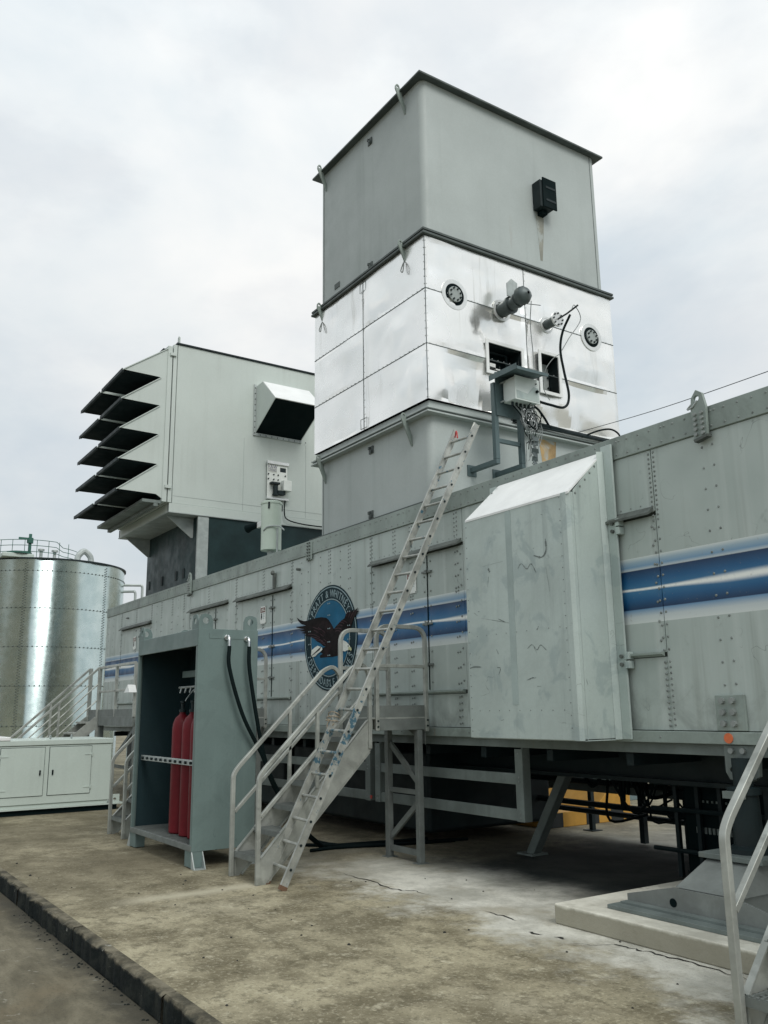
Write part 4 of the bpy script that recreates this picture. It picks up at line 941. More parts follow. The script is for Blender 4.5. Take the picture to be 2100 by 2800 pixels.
for k in range(10):
    rr = random.uniform(.09, .17); cz = 5.0+random.uniform(-.06, .05); yc = 7.12+random.uniform(-.05, .05); xc = -7.42+random.uniform(-.05, .05)
    pts = [(xc+.02*math.sin(3*a+k), yc+rr*.75*math.cos(a), cz+rr*math.sin(a)) for a in [2*math.pi*q/14 for q in range(15)]]
    MB().tube(pts, random.choice((.005, .006, .008)), 5).build('loop', random.choice(('rubber', 'cable_grey', 'cable_grey')), co)
for k in range(9):
    y = 7.0+.035*k; MB().tube(bez([(-7.44, 6.86+.04*k, 5.16), (-7.43, y, 5.02), (-7.45, y+.05, 4.85), (-7.5, 7.15+random.uniform(-.05, .1), 4.6+random.uniform(-.15, .2))], 5), .006, 5).build('tail', random.choice(('rubber', 'cable_grey')), co)
mm = MB()
for k in range(9):
    z = 4.82-.05*k; w = .06-.004*k
    mm.poly([(-7.46+random.uniform(-.03, .03), 7.20-w, z), (-7.46+random.uniform(-.03, .03), 7.20+w, z+random.uniform(-.01, .01)), (-7.46+random.uniform(-.03, .03), 7.21+w*.9, z-.06), (-7.46+random.uniform(-.03, .03), 7.21-w*.9, z-.055)])
mm.build('foil_wrap', 'pipe_dark', co)
MB().tube(bez([(-8.0, 8.52, 5.24), (-6.25, 8.0, 4.95), (-4.53, 7.5, 4.73), (-2.8, 7.0, 4.53), (-1.3, 6.56, 4.38)], 8), .0045, 5).build('guy_wire', 'dark', loc=(-8.0, 8.52, 5.24), label='thin dark wire running from the stack ledge over the trailer roof', cat='wire')
cable('thin_cable', [(-8.0, 7.55, 5.2), (-8.02, 7.6, 5.0), (-8.05, 7.62, 4.6), (-8.06, 7.63, 4.0)], .005, 'cable_grey', 'thin pale lead hanging down the stack base beside the rust run')
MB().prism([(7.90, 5.085), (8.22, 5.085), (8.19, 4.75), (8.12, 4.2), (8.02, 4.2), (7.96, 4.7)], 'x', sx1+.001, sx1+.0025).build('rust_run', pmat('rust_stain', (.36, .25, .12), .8, 0, .35, 3, blot=.85, bcol=(.372, .415, .405), bump=0), S)

# ================================================================ FILTER HOUSE
H = thing('intake_filter_house', 'pale grey intake filter house with rows of rain hoods on a dark duct', 'filter house', (-17, 7.7, 3.97))
fx0, fx1 = -18.5, -15.48
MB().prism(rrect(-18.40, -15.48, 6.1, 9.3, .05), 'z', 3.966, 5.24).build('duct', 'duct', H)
MB().box(-15.52, -15.465, 6.085, 6.30, 3.99, 5.235).build('corner_strip', 'galv', H)
for x in (-18.2, -17.4, -16.6, -16.2): MB().box(x, x+.09, 6.085, 6.099, 4.14, 4.32).build('cleat', 'dark', H)
MB().box(fx0, fx1, 5.56, 9.9, 5.43, 8.62).build('house', 'house', H, bevel=.012)
MB().box(fx0-.03, fx1+.03, 5.53, 9.93, 8.622, 8.65).build('roof_lip', 'dark', H)
MB().box(fx0, fx1, 5.50, 5.62, 5.262, 5.428).box(fx1-.06, fx1+.02, 5.50, 9.9, 5.262, 5.428).box(fx0, fx0+.06, 5.5, 9.9, 5.262, 5.428).build('base_frame', 'house', H, bevel=.005)
MB().box(fx0-.01, fx1+.035, 5.49, 9.91, 5.245, 5.2615).build('base_flange', 'galv', H)
MB().box(fx0+.06, fx1-.06, 5.62, 9.8, 5.40, 5.425).build('soffit', 'frame', H)  # darker than the walls to paint in the soffit's shade
for x in (-18.25, -15.75): MB().prism([(5.56, 5.24), (6.10, 5.24), (6.10, 4.86), (6.06, 4.86)], 'x', x-.012, x+.012).build('gusset', 'galv', H)
MB().box(fx0, fx1+.012, 5.36, 5.45, 5.44, 8.55).box(fx0, fx1+.012, 5.47, 5.545, 5.44, 8.60).build('front_flange', 'house', H, bevel=.004)
for zz in (5.70, 8.35): MB().box(fx1+.012, fx1+.05, 5.40, 5.52, zz, zz+.06).build('clamp', 'house', H, bevel=.004)
MB().holed([(fx1-.1, 8.60), (fx1+.0, 8.60), (fx1+.0, 8.78), (fx1-.05, 8.82), (fx1-.1, 8.78)], (fx1-.05, 8.76), .02, 'y', 5.58, 5.60).build('lifting_lug', 'house', H)
MB().box(fx0+.05, fx1-.05, 5.28, 5.36, 5.5, 8.5).build('filter_bank', 'black', H)
tipz = [7.89, 7.32, 6.745, 6.16, 5.58]
for (c0, c1) in ((-16.76, -15.49), (-18.28, -16.95)):
    # serrated cheek plates
    prof = [(5.36, 8.50), (4.53, tipz[0])]
    for k, tz in enumerate(tipz):
        prof.append((5.25, tz-.01))
        if k < 4: prof.append((4.53, tipz[k+1]))
    prof.append((5.36, 5.50))
    for xx in (c0, c1-.012):
        MB().prism(prof, 'x', xx, xx+.012).build('cheek', 'house', H)
    top = [(5.36, 8.50)]+[(5.25, z-.01) for z in tipz[:-1]]
    for (ya, za), tz in zip(top, tipz):
        hd_ = MB().prism([(ya, za), (4.50, tz+.0), (4.50, tz-.02), (ya, za-.02)], 'x', c0-.02, c1+.02).build('rain_hood', 'house', H)
        MB().box(c0-.025, c1+.025, 4.485, 4.50, tz-.05, tz+.012).build('drip_lip', 'dark', hd_)
        MB().box(c0+.005, c1-.014, 4.505, 5.27, tz-.028, tz-.022).build('shade_sheet', 'black', hd_)  # added black sheet stands for the shade inside the hood
        MB().box(c0+.001, c1-.001, 4.51, 4.53, tz-.045, tz-.024).build('shade_sheet_edge', 'dark', hd_)
MB().box(fx0+.1, fx1-.02, 5.0, 5.36, 5.40, 5.46).box(fx0+.1, fx1-.02, 5.22, 5.30, 5.34, 5.40).build('drain_trough', 'frame', H, bevel=.006)
# vent hood on the end wall
vy0, vy1 = 7.24, 8.29
vh = MB().prism([(fx1, 8.08), (-15.15, 8.09), (-15.15, 8.075), (fx1, 8.065)], 'y', vy0, vy1).build('vent_hood', 'house', H)
MB().prism([(-15.15, 8.09), (-14.58, 7.57), (-14.595, 7.56), (-15.16, 8.075)], 'y', vy0, vy1).build('front_panel', 'white', vh)  # white colour stands for sky light on the sloping front
for y in (vy0, vy1-.01): MB().prism([(fx1, 7.09), (fx1, 8.064), (-15.16, 8.074), (-14.6, 7.56)], 'y', y, y+.01).build('side_panel', 'house', vh)
MB().prism([(fx1+.002, 7.10), (-14.61, 7.565), (-14.62, 7.575), (fx1+.002, 7.115)], 'y', vy0+.011, vy1-.011).build('shade_sheet', 'black', vh)  # black sheet paints the shade in the vent opening
MB().box(fx1+.001, fx1+.03, vy0-.05, vy0-.001, 7.03, 8.12).box(fx1+.001, fx1+.03, vy0, vy1, 7.03, 7.085).build('wall_flange', 'galv', vh)
m = MB()
for k in range(9): m.dome((fx1+.03, vy0-.025, 7.08+k*.12), (1, 0, 0), .014)
for k in range(9): m.dome((fx1+.03, vy0+.1+k*.13, 7.055), (1, 0, 0), .014)
m.build('rivets', 'dark', vh, kind='stuff')
m = MB().box(fx1, fx1+.004, 8.40, 8.406, 5.45, 7.0).box(fx1, fx1+.004, 7.0, 7.005, 5.45, 6.95).box(fx1, fx1+.004, 5.57, 9.9, 5.575, 5.58).build('seam', 'stack', H)
# instrument panel with maker's plate
ip = MB().box(fx1+.04, fx1+.055, 7.50, 7.95, 5.76, 6.50).build('instrument_panel', 'signwhite', H, label='small instrument panel with a maker plate on the end wall')
MB().box(fx1+.02, fx1+.085, 7.49, 7.98, 6.47, 6.54).box(fx1+.02, fx1+.085, 7.49, 7.98, 5.74, 5.79).build('panel_rail', 'portring', ip, bevel=.01)
MB().box(fx1+.002, fx1+.04, 7.52, 7.55, 5.8, 6.45).box(fx1+.002, fx1+.04, 7.90, 7.93, 5.8, 6.45).build('stand_off', 'dark', ip)
MB().box(fx1+.0552, fx1+.058, 7.51, 7.71, 6.30, 6.465).build('maker_plate', 'emb_white', ip); MB().box(fx1+.0552, fx1+.058, 7.785, 7.915, 6.335, 6.425).build('data_plate', 'dark', ip)
def flat_text(txt, size, sx, y, z, x, mat, parent, shear=0):
    m = MB(); vs_, fs = glyph_mesh(txt, size, sx, .0008)
    m.v = [(x+vz, y+vx+shear*vy, z+vy) for vx, vy, vz in vs_]; m.f = fs
    return m.build('lettering', mat, parent)
flat_text('VAW', .115, .80, 7.608, 6.383, fx1+.0595, 'logoblue', ip, .1)
m = MB(); 
for (a, b, t0, t1) in ((7.525, 7.70, 6.372, 6.377), (7.525, 7.70, 6.325, 6.330), (7.520, 7.525, 6.33, 6.372), (7.70, 7.705, 6.33, 6.372)): m.box(fx1+.0585, fx1+.060, a, b, t0, t1)
m.build('pill_outline', 'logoblue', ip)
flat_text('SYSTEMS', .038, .95, 7.612, 6.338, fx1+.0595, 'logoblue', ip)
for y in (7.52, 7.64, 7.74, 7.90):
    for zz in (6.18, 6.28): MB().cyl((fx1+.056, y, zz-.02), (fx1+.08, y, zz-.02), .013, 8).build('bolt', 'black', ip)
MB().box(fx1+.056, fx1+.16, 7.55, 7.74, 6.045, 6.085).build('bracket', 'dark', ip); MB().box(fx1+.056, fx1+.20, 7.80, 7.98, 5.92, 6.14).build('transmitter_cover', 'signwhite', ip, bevel=.01)
MB().cyl((fx1+.11, 7.66, 5.84), (fx1+.11, 7.66, 6.02), .05, 14).cyl((fx1+.11, 7.66, 5.82), (fx1+.11, 7.66, 5.85), .065, 14).box(fx1+.06, fx1+.16, 7.70, 7.86, 5.84, 5.92).build('regulator', 'dark', ip)
cable('cable', [(-15.38, 7.88, 5.74), (-15.40, 7.88, 5.5), (-15.40, 7.95, 5.36), (-15.40, 8.3, 5.30), (-15.40, 8.9, 5.29)], .013, 'rubber', 'black cable dropping from the instrument panel along the filter house base', loc=(-15.38, 7.88, 5.74))

# white vertical silencer canister on the roof
mu = thing('silencer_canister', 'white vertical canister with a hooded floodlight on the trailer roof between house and stack', 'canister', (-12.95, 6.4, 3.97))
mxc, myc = -12.98, 6.40
MB().cyl((mxc, myc, 3.967), (mxc, myc, 4.22), .06, 14).build('mast', 'galv', mu)
MB().lathe([(.150, 4.20), (.170, 4.205), (.170, 4.99), (.150, 5.0)], (mxc, myc, 0), 28).build('canister', 'muffler', mu)
MB().lathe([(.178, 4.985), (.182, 4.99), (.182, 5.02), (.16, 5.035)], (mxc, myc, 0), 28).build('lid', 'muffler', mu)
for a in (200, 320, 80):
    q = (mxc+.178*math.cos(R(a)), myc+.178*math.sin(R(a))); MB().box(q[0]-.012, q[0]+.012, q[1]-.012, q[1]+.012, 4.89, 5.0).build('latch', 'dark', mu)
MB().box(mxc-.36, mxc-.16, myc-.10, myc-.05, 4.64, 4.74).build('bracket', 'white', mu, bevel=.01)
MB().cyl((mxc-.50, myc-.14, 4.68), (mxc-.36, myc-.08, 4.70), .06, 12, .05).cyl((mxc-.58, myc-.17, 4.66), (mxc-.49, myc-.135, 4.68), .075, 12, .06).build('floodlight', 'black', mu)
MB().tube([(mxc+.19, myc+.02, 3.97), (mxc+.19, myc+.02, 4.56)], .018, 6).tube(bez([(mxc+.05, myc-.17, 4.52), (mxc+.14, myc-.12, 4.58), (mxc+.24, myc+.02, 4.58), (mxc+.36, myc+.06, 4.50)], 5), .014, 6).build('conduit', 'galv', mu)

# ================================================================ STAIRS
def make_stair():
    st = thing('access_stair', '', 'stairs', (-8.285, 3.85, 0), 'aluminium access stairs along the trailer')
    x0, x1 = -8.59, -7.98
    for xs in (x0, x1-.012):
        MB().prism([(3.87, .0), (3.93, .0), (5.135, 1.19), (5.135, 1.50), (5.10, 1.50), (3.87, .215)], 'x', xs, xs+.012).box(xs-.006+.0061 if xs < -8.3 else xs-.02, xs+.032 if xs < -8.3 else xs+.0119, 3.878, 3.886, .02, .2).build('stringer', 'alu', st)
        q0 = xs if xs < -8.3 else xs-.028
        m_ = MB().bar((q0+.02, 3.885, .232), (q0+.02, 5.10, 1.487), .04, .012).bar((q0+.02, 3.955, .012), (q0+.02, 5.12, 1.165), .04, .010)
        m_.build('stringer_flange', 'alu', st)
    for k in range(6):
        z = .23+.216*k; y = 3.868+.212*k
        t = MB().box(x0+.014, x1-.014, y, y+.022, z-.045, z).box(x0+.014, x1-.014, y+.20, y+.222, z-.045, z)
        for q in range(4): t.box(x0+.014, x1-.014, y+.036+q*.042, y+.052+q*.042, z-.018, z-.004)
        for q in range(11): t.box(x0+.04+q*.052, x0+.052+q*.052, y+.018, y+.204, z-.012, z+.004)
        for q in range(22): t.box(x0+.03+q*.026, x0+.042+q*.026, y+.002, y+.018, z+.0005, z+.008)
        t.build('tread', 'steelpost', st)
    for xc, sgn in ((x0+.005, -1), (x1-.005, 1)):
        hr = MB().tube(fillet([(xc, 3.85, 0), (xc, 3.85, .97), (xc, 3.90, 1.04), (xc, 4.90, 2.03), (xc, 5.02, 2.08), (xc, 5.11, 2.0), (xc, 5.12, 1.85), (xc, 5.12, 1.20)], .10, 4), .021, sq=True).build('handrail', 'alu', st, bevel=.006)
        MB().tube([(xc, 3.872, .61), (xc, 5.098, 1.80)], .018, sq=True).build('mid_rail', 'alu', hr, bevel=.005)
        MB().tube([(xc, 4.49, .84), (xc, 4.49, 1.60)], .018, sq=True).build('rail_post', 'alu', hr, bevel=.005)
    # landing
    MB().box(x0, x1, 5.15, 5.90, 1.50, 1.515).build('deck_plate', 'alu', st)
    for xs in (x0-.004, x1-.012): MB().box(xs, xs+.016, 5.19, 5.90, 1.38, 1.498).build('deck_beam', 'steelpost', st, bevel=.003)
    MB().box(x0+.013, x1-.013, 5.884, 5.9, 1.38, 1.498).box(x0+.013, x1-.013, 5.15, 5.166, 1.38, 1.498).build('deck_beam', 'steelpost', st)
    for xs in (x0, x1-.008): MB().box(xs, xs+.008, 5.20, 5.88, 1.5155, 1.64).build('kick_plate', 'steelpost', st)
    for xc in (x0+.0, x1-.0):
        ya, yb = (5.125, 5.77) if xc < -8.3 else (5.21, 5.86)
        hp = MB().tube(fillet([(xc, ya, 1.38), (xc, ya, 2.49), (xc, yb, 2.49), (xc, yb, 1.36)], .16, 6), .022, sq=True).build('hoop_rail', 'alu', st, bevel=.006)
        MB().tube([(xc, ya+.023, 2.06), (xc, yb-.023, 2.06)], .019, sq=True).build('mid_rail', 'alu', hp, bevel=.005)
        for yy in (ya, yb):
            sg = -1 if xc < -8.3 else 1
            for zz in (1.42, 1.48): MB().cyl((xc+sg*.022, yy, zz), (xc+sg*.03, yy, zz), .012, 6).build('bolt', 'dark', hp)
    for xc in (x0-.01, x1-.03):
        lg = MB().box(xc-.035, xc+.035, 5.735, 5.80, .008, 1.375).build('leg', 'steelpost', st, bevel=.004)
        MB().box(xc-.06, xc+.06, 5.70, 5.84, 0, .0075).build('foot_plate', 'steelpost', lg)
    MB().bar((x0+.03, 5.77, 1.22), (x1-.07, 5.77, .84), .03, .06).bar((x0+.03, 5.77, .22), (x1-.07, 5.77, .60), .03, .06).bar((x0+.03, 5.77, .72), (x1-.07, 5.77, .72), .03, .05).bar((x0+.03, 5.77, .10), (x1-.07, 5.77, .10), .03, .06).build('brace', 'steelpost', st)
    MB().prism([(x1-.35, 1.375), (x1-.02, 1.375), (x1-.02, 1.22)], 'y', 5.85, 5.862).build('gusset', 'steelpost', st)
    return st
st1 = make_stair(); st1['label'] = 'aluminium access stair carrying the leaning ladder, in front of the eagle emblem'
st2 = copy_tree(st1); st2.location = (-8.285-3.91, 3.80, 0); st2['label'] = 'aluminium access stair mostly hidden behind the gas cylinder cabinet'
st4 = copy_tree(st1); st4.location = (-8.285+5.67, 3.97, 0); st4['label'] = 'aluminium access stair cut off by the right edge of the picture'
# plate tied to the right-hand stair rail
MB().prism([(4.92, 1.60), (5.12, 1.78), (5.34, 1.60), (5.12, 1.36)], 'x', -2.965, -2.955).build('white_plate', 'white', loc=(-2.96, 5.1, 1.36), label='plain white plate fixed askew to the right-hand stair rail', cat='plate')

# long platform with straight stair at the far end of the trailer
p3 = thing('platform_stair', 'grey platform stair with three-bar railings behind the pale enclosure at far left', 'stairs', (-17.5, 5.2, 0))
ax0, ax1, ax2 = -18.98, -18.30, -16.07
for xs in (ax0, ax1):
    MB().prism([(3.45, 0), (3.6, 0), (5.22, 1.32), (5.22, 1.53), (5.16, 1.53), (3.45, .12)], 'x', xs-.008, xs+.008).build('stringer', 'alu', p3)
    rl = MB().tube([(xs, 3.25, .70), (xs, 5.19, 2.50)], .022, sq=True).build('handrail', 'alu', p3, bevel=.005)
    MB().tube([(xs, 3.40, .52), (xs, 5.19, 2.18)], .014, 6).tube([(xs, 3.50, .30), (xs, 5.19, 1.86)], .014, 6).build('mid_rail', 'alu', rl)
    for yy in (3.7, 4.45): MB().tube([(xs, yy, .70+(yy-3.25)*.928-.75), (xs, yy, .70+(yy-3.25)*.928)], .018, sq=True).build('rail_post', 'alu', rl)
    MB().box(xs-.035, xs+.035, 5.18, 5.25, 0, 2.52).build('post', 'alu', p3, bevel=.006)
for k in range(7): MB().box(ax0+.01, ax1-.01, 3.55+.235*k, 3.78+.235*k, .17+.205*k, .205+.205*k).build('tread', 'alu', p3)
MB().box(ax0, ax2, 5.23, 5.92, 1.50, 1.53).build('deck_plate', 'alu', p3); MB().box(ax0, ax2, 5.205, 5.229, 1.36, 1.53).box(ax0, ax2, 5.205, 5.222, 1.531, 1.67).build('deck_beam', 'steelpost', p3)
MB().tube([(ax1, 5.22, 2.50), (ax2, 5.22, 2.50)], .024, sq=True).tube([(ax1, 5.22, 2.02), (ax2, 5.22, 2.02)], .02, sq=True).build('deck_rail', 'alu', p3, bevel=.005)
for xx in (-17.2, ax2): MB().box(xx-.025, xx+.025, 5.20, 5.25, 1.53, 2.50).build('rail_post', 'alu', p3)
for xx in (-18.25, -16.12): MB().box(xx-.04, xx+.04, 5.24, 5.32, 0, 1.36).build('leg', 'steelpost', p3)
MB().bar((-18.2, 5.28, .3), (-16.2, 5.28, 1.3), .03, .06).bar((-18.2, 5.28, .62), (-16.15, 5.28, .62), .03, .06).build('brace', 'steelpost', p3)
MB().prism([(-16.25, 1.96), (-15.95, 1.96), (-15.97, 2.0), (-16.05, 2.10)], 'y', 5.08, 5.22).build('lamp_hood', 'white', p3)

# ================================================================ LADDER
LD = thing('extension_ladder', 'long aluminium ladder with blue paint splashes leaning on the trailer top edge', 'ladder', (-7.8, 3.93, 0))
fa, fb = Vector((-8.0, 3.95, .02)), Vector((-7.62, 3.93, .02)); ta, tb = Vector((-7.80, 6.27, 4.83)), Vector((-7.40, 6.25, 4.80))
d = (ta-fa).normalized(); acr = (fb-fa).normalized(); nrm = d.cross(acr).normalized()
for a_, b_ in ((fa, ta), (fb, tb)):
    dd = (b_-a_).normalized(); up_ = acr
    web = MB().bar(a_, b_, .008, .070, nrm)
    for s_ in (-.033, .033): web.bar(a_+nrm*s_+acr*.0, b_+nrm*s_, .028, .006, nrm)
    o = web.build('stile', 'ladder', LD)
    MB().bar(a_-dd*.02, a_+dd*.022, .034, .076, nrm).build('rubber_foot', 'rubberfoot', o)
    mm = MB()
    for k in range(23):
        p = a_.lerp(b_, (k+.75)/23.5)
        sg = 1 if a_ is fb else -1
        mm.cyl(p+acr*sg*.004, p+acr*sg*.012, .013, 8)
    mm.build('rung_ends', 'dark', o, kind='stuff')
for k in range(23):
    t = (k+.75)/23.5; MB().cyl(fa.lerp(ta, t), fb.lerp(tb, t), .0155, 8).build('rung', 'ladder', LD)
mm = MB(); c_ = fa.lerp(ta, .31)
for k in range(3):
    pts = [c_+d*(.03*k-.02+.02*math.sin(q+k))+acr*(.075*math.cos(q)-.05)+nrm*(.06*math.sin(q)) for q in [2*math.pi*i/10 for i in range(11)]]
    mm.tube(pts, .005, 5)
mm.tube(bez([c_+acr*-.1, c_+acr*-.12-d*.06, c_+acr*-.05-d*.12, c_+acr*.02-d*.05], 5), .006, 5)
mm.build('rope', 'rope', loc=tuple(c_), label='short rope lashing tying the ladder to the stair handrail', cat='rope')
p = fa.lerp(ta, .985)
MB().tube(bez([p+acr*.02, p+acr*.06+Vector((0, -.03, -.03)), p+acr*.10+Vector((0, -.04, .03)), p+acr*.12+Vector((0, -.04, -.06))], 5), .009, 5).build('red_tag', 'tag_red', loc=tuple(p), label='scrap of red cord tied at the top rung of the ladder', cat='tag')

# ================================================================ GAS CYLINDER CABINET
C = thing('cylinder_cabinet', 'open-fronted teal-grey steel cabinet holding red gas cylinders beside the stairs', 'cabinet', (-10.2, 4.03, 0))
kx0, kx1, ky0, ky1, kz0, kz1 = -11.22, -9.20, 3.67, 4.39, .17, 2.50
MB().box(kx1-.012, kx1, ky0, ky1, kz0, kz1).build('side_panel', 'cab', C, bevel=.003)
MB().box(kx0, kx0+.012, ky0, ky1, kz0, kz1).build('side_panel', 'cab', C, bevel=.003)
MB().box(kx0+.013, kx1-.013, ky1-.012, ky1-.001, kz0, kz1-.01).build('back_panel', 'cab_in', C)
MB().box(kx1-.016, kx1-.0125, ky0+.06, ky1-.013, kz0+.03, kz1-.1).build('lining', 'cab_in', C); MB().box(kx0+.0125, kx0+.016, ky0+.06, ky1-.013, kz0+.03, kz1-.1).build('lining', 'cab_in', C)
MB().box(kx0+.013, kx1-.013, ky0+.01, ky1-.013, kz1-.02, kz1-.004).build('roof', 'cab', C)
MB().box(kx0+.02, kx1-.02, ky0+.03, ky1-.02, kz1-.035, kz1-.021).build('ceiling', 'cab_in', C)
MB().box(kx0+.013, kx1-.013, ky0-.004, ky0+.02, kz1-.19, kz1).build('header', 'cab', C, bevel=.006)
for xx in (kx0+.013, kx1-.053): MB().box(xx, xx+.04, ky0-.002, ky0+.035, kz0, kz1-.192).build('door_frame', 'cab', C, bevel=.004)
MB().box(kx1+.0005, kx1+.004, ky0+.13, ky1-.12, kz1-.105, kz1-.045).build('stiffener', 'cab', C)
MB().box(kx1+.0005, kx1+.003, ky0+.0, ky0+.125, kz0, kz1-.002).build('corner_lap', 'cab', C)
fl_ = MB().box(kx0+.013, kx1-.013, ky0-.006, ky0+.03, kz0, kz0+.06).box(kx0+.013, kx1-.013, ky1-.05, ky1-.013, kz0, kz0+.06).build('floor_frame', 'steelpost', C, bevel=.004)
mm = MB()
for k in range(14): mm.box(kx0+.02, kx1-.02, ky0+.04+.045*k, ky0+.048+.045*k, kz0+.03, kz0+.06)
for k in range(40): mm.box(kx0+.04+.049*k, kx0+.052+.049*k, ky0+.03, ky1-.05, kz0+.048, kz0+.064)
mm.build('grating', 'steelpost', fl_, kind='stuff')
for xx, sg in ((kx0, -1), (kx1, 1)):
    for yy in (ky0, ky1-.13):
        ft = MB().box(min(xx, xx-sg*.20), max(xx, xx-sg*.20), yy+.005, yy+.125, .008, kz0-.001).build('foot', 'cab', C, bevel=.004)
        MB().prism([(xx, kz0-.002), (xx+sg*.09, .008), (xx, .008)], 'y', yy+.0, yy+.010).prism([(xx, kz0-.002), (xx+sg*.09, .008), (xx, .008)], 'y', yy+.12, yy+.13).box(min(xx, xx+sg*.1), max(xx, xx+sg*.1), yy, yy+.13, 0, .0075).build('foot_gusset', 'galv', ft)
for xx, yy, w in ((kx0+.01, ky0, 1), (kx1-.01, ky0, 1), (kx1-.01, ky1-.01, -1), (kx0+.01, ky1-.01, -1)):
    def lugpoly(c): return [(c-.085, kz1), (c+.085, kz1), (c+.085, kz1+.09), (c+.06, kz1+.15), (c+.02, kz1+.165), (c-.02, kz1+.165), (c-.06, kz1+.15), (c-.085, kz1+.09)]
    cc = yy+w*.085; xq = xx
    lg = MB().holed(lugpoly(cc), (cc, kz1+.09), .036, 'x', xq-.006, xq+.006).build('lifting_eye', 'cab', C)
    cx_ = xx+(.105 if xx < -10 else -.105)
    MB().holed(lugpoly(cx_), (cx_, kz1+.09), .036, 'y', yy+(.002 if w > 0 else 0), yy+.014).build('lifting_eye', 'cab', lg)
MB().box(kx0+.014, kx1-.014, 3.76, 3.80, 1.02, 1.08).build('rack_bar', 'galv', C, bevel=.004)
mm = MB()
for k in range(12): mm.cyl((kx0+.12+k*.16, 3.76, 1.05), (kx0+.12+k*.16, 3.735, 1.05), .016, 6)
mm.build('rack_bolts', 'dark', C, kind='stuff')
MB().box(kx0+.45, kx1-.016, 4.10, 4.16, 2.02, 2.10).build('manifold_beam', 'cab', C, bevel=.004)
mm = MB().cyl((kx0+.42, 4.08, 1.90), (kx1-.02, 4.08, 1.90), .014, 8)
for k in range(9): mm.cyl((kx0+.50+k*.16, 4.08, 1.90), (kx0+.50+k*.16, 4.06, 1.83), .012, 6)
mm.build('manifold_pipe', 'galv', C)
MB().box(kx0+.3, kx0+.7, ky1-.06, ky1-.02, .30, .40).build('back_kick', 'cab_in', C)
# elbows and hoses on the right side
hoses = []
for yy, yb, zz in ((4.00, 4.32, 2.41), (4.24, 4.36, 2.40)):
    MB().tube(bez([(kx1-.01, yy, zz), (kx1+.05, yy, zz+.01), (kx1+.085, yy, zz-.02), (kx1+.09, yy, zz-.10)], 5), .017, 8).cyl((kx1, yy, zz), (kx1+.02, yy, zz), .03, 10).build('elbow', 'chrome', C)
for n_, (yy, yb) in enumerate(((4.00, 4.50), (4.24, 4.52))):
    zz = 2.31
    MB().tube(bez([(kx1+.09, yy, zz), (kx1+.09, yy+.01, zz-.25), (kx1+.10, yy+(yb-yy)*.35, zz-.75), (kx1+.07, yb-.06, zz-1.2), (kx1+.02, yb+.12, zz-1.55), (kx1-.1, yb+.5, zz-2.0), (kx1-.3, yb+.9, .03)], 8), .023, 8).build('gas_hose', 'rubber', loc=(kx1+.09, yy, zz), label=('long black hose curving down the cabinet side, nearer the open front', 'long black hose curving down the cabinet side, nearer the trailer')[n_], cat='hose', group='hoses on the cabinet side')

def gas_cyl(x, y, label):
    t = thing('gas_cylinder', label, 'gas cylinder', (x, y, .235), 'red gas cylinders in the cabinet')
    MB().lathe([(.095, .235), (.113, .25), (.115, .30), (.115, 1.40), (.108, 1.47), (.085, 1.53), (.05, 1.565), (.035, 1.58), (.035, 1.60)], (x, y, 0), 24).build('shell', 'red', t)
    MB().lathe([(.042, 1.60), (.042, 1.63), (.02, 1.635), (.02, 1.70), (.03, 1.705), (.03, 1.73)], (x, y, 0), 12).build('valve', 'dark', t)
    MB().tube(bez([(x, y, 1.68), (x+.02, y+.04, 1.76), (x-.02, y+.1, 1.82), (x, y+.15, 1.88)], 4), .007, 5).build('pigtail', 'galv', t)
    return t
gas_cyl(-10.24, 3.92, 'red gas cylinder standing furthest left in the open cabinet')
c2_ = gas_cyl(-9.92, 3.92, 'middle red gas cylinder with a white tag in the cabinet')
MB().box(-10.035, -10.03, 3.88, 3.93, 1.40, 1.50).build('tag', 'signwhite', c2_)
gas_cyl(-9.66, 3.92, 'red gas cylinder half hidden by the cabinet right frame')

# cables on the floor behind the stairs
for n_, pts in enumerate(([(-10.6, 5.85, .02), (-10.0, 5.62, .02), (-9.5, 5.72, .02), (-9.2, 6.3, .02), (-9.0, 7.2, .02)], [(-9.9, 5.30, .02), (-9.6, 5.6, .02), (-9.5, 5.95, .02), (-9.3, 6.8, .02)], [(-9.4, 5.2, .02), (-9.4, 5.6, .02), (-9.2, 6.2, .02), (-9.0, 7.0, .02)])):
    cable('floor_cable', pts, .02, 'rubber', ('black cable snaking on the ground from behind the cabinet', 'black cable on the ground between the stair and the trailer', 'black cable on the ground nearest the stair foot')[n_], grp='cables on the ground under the stair')

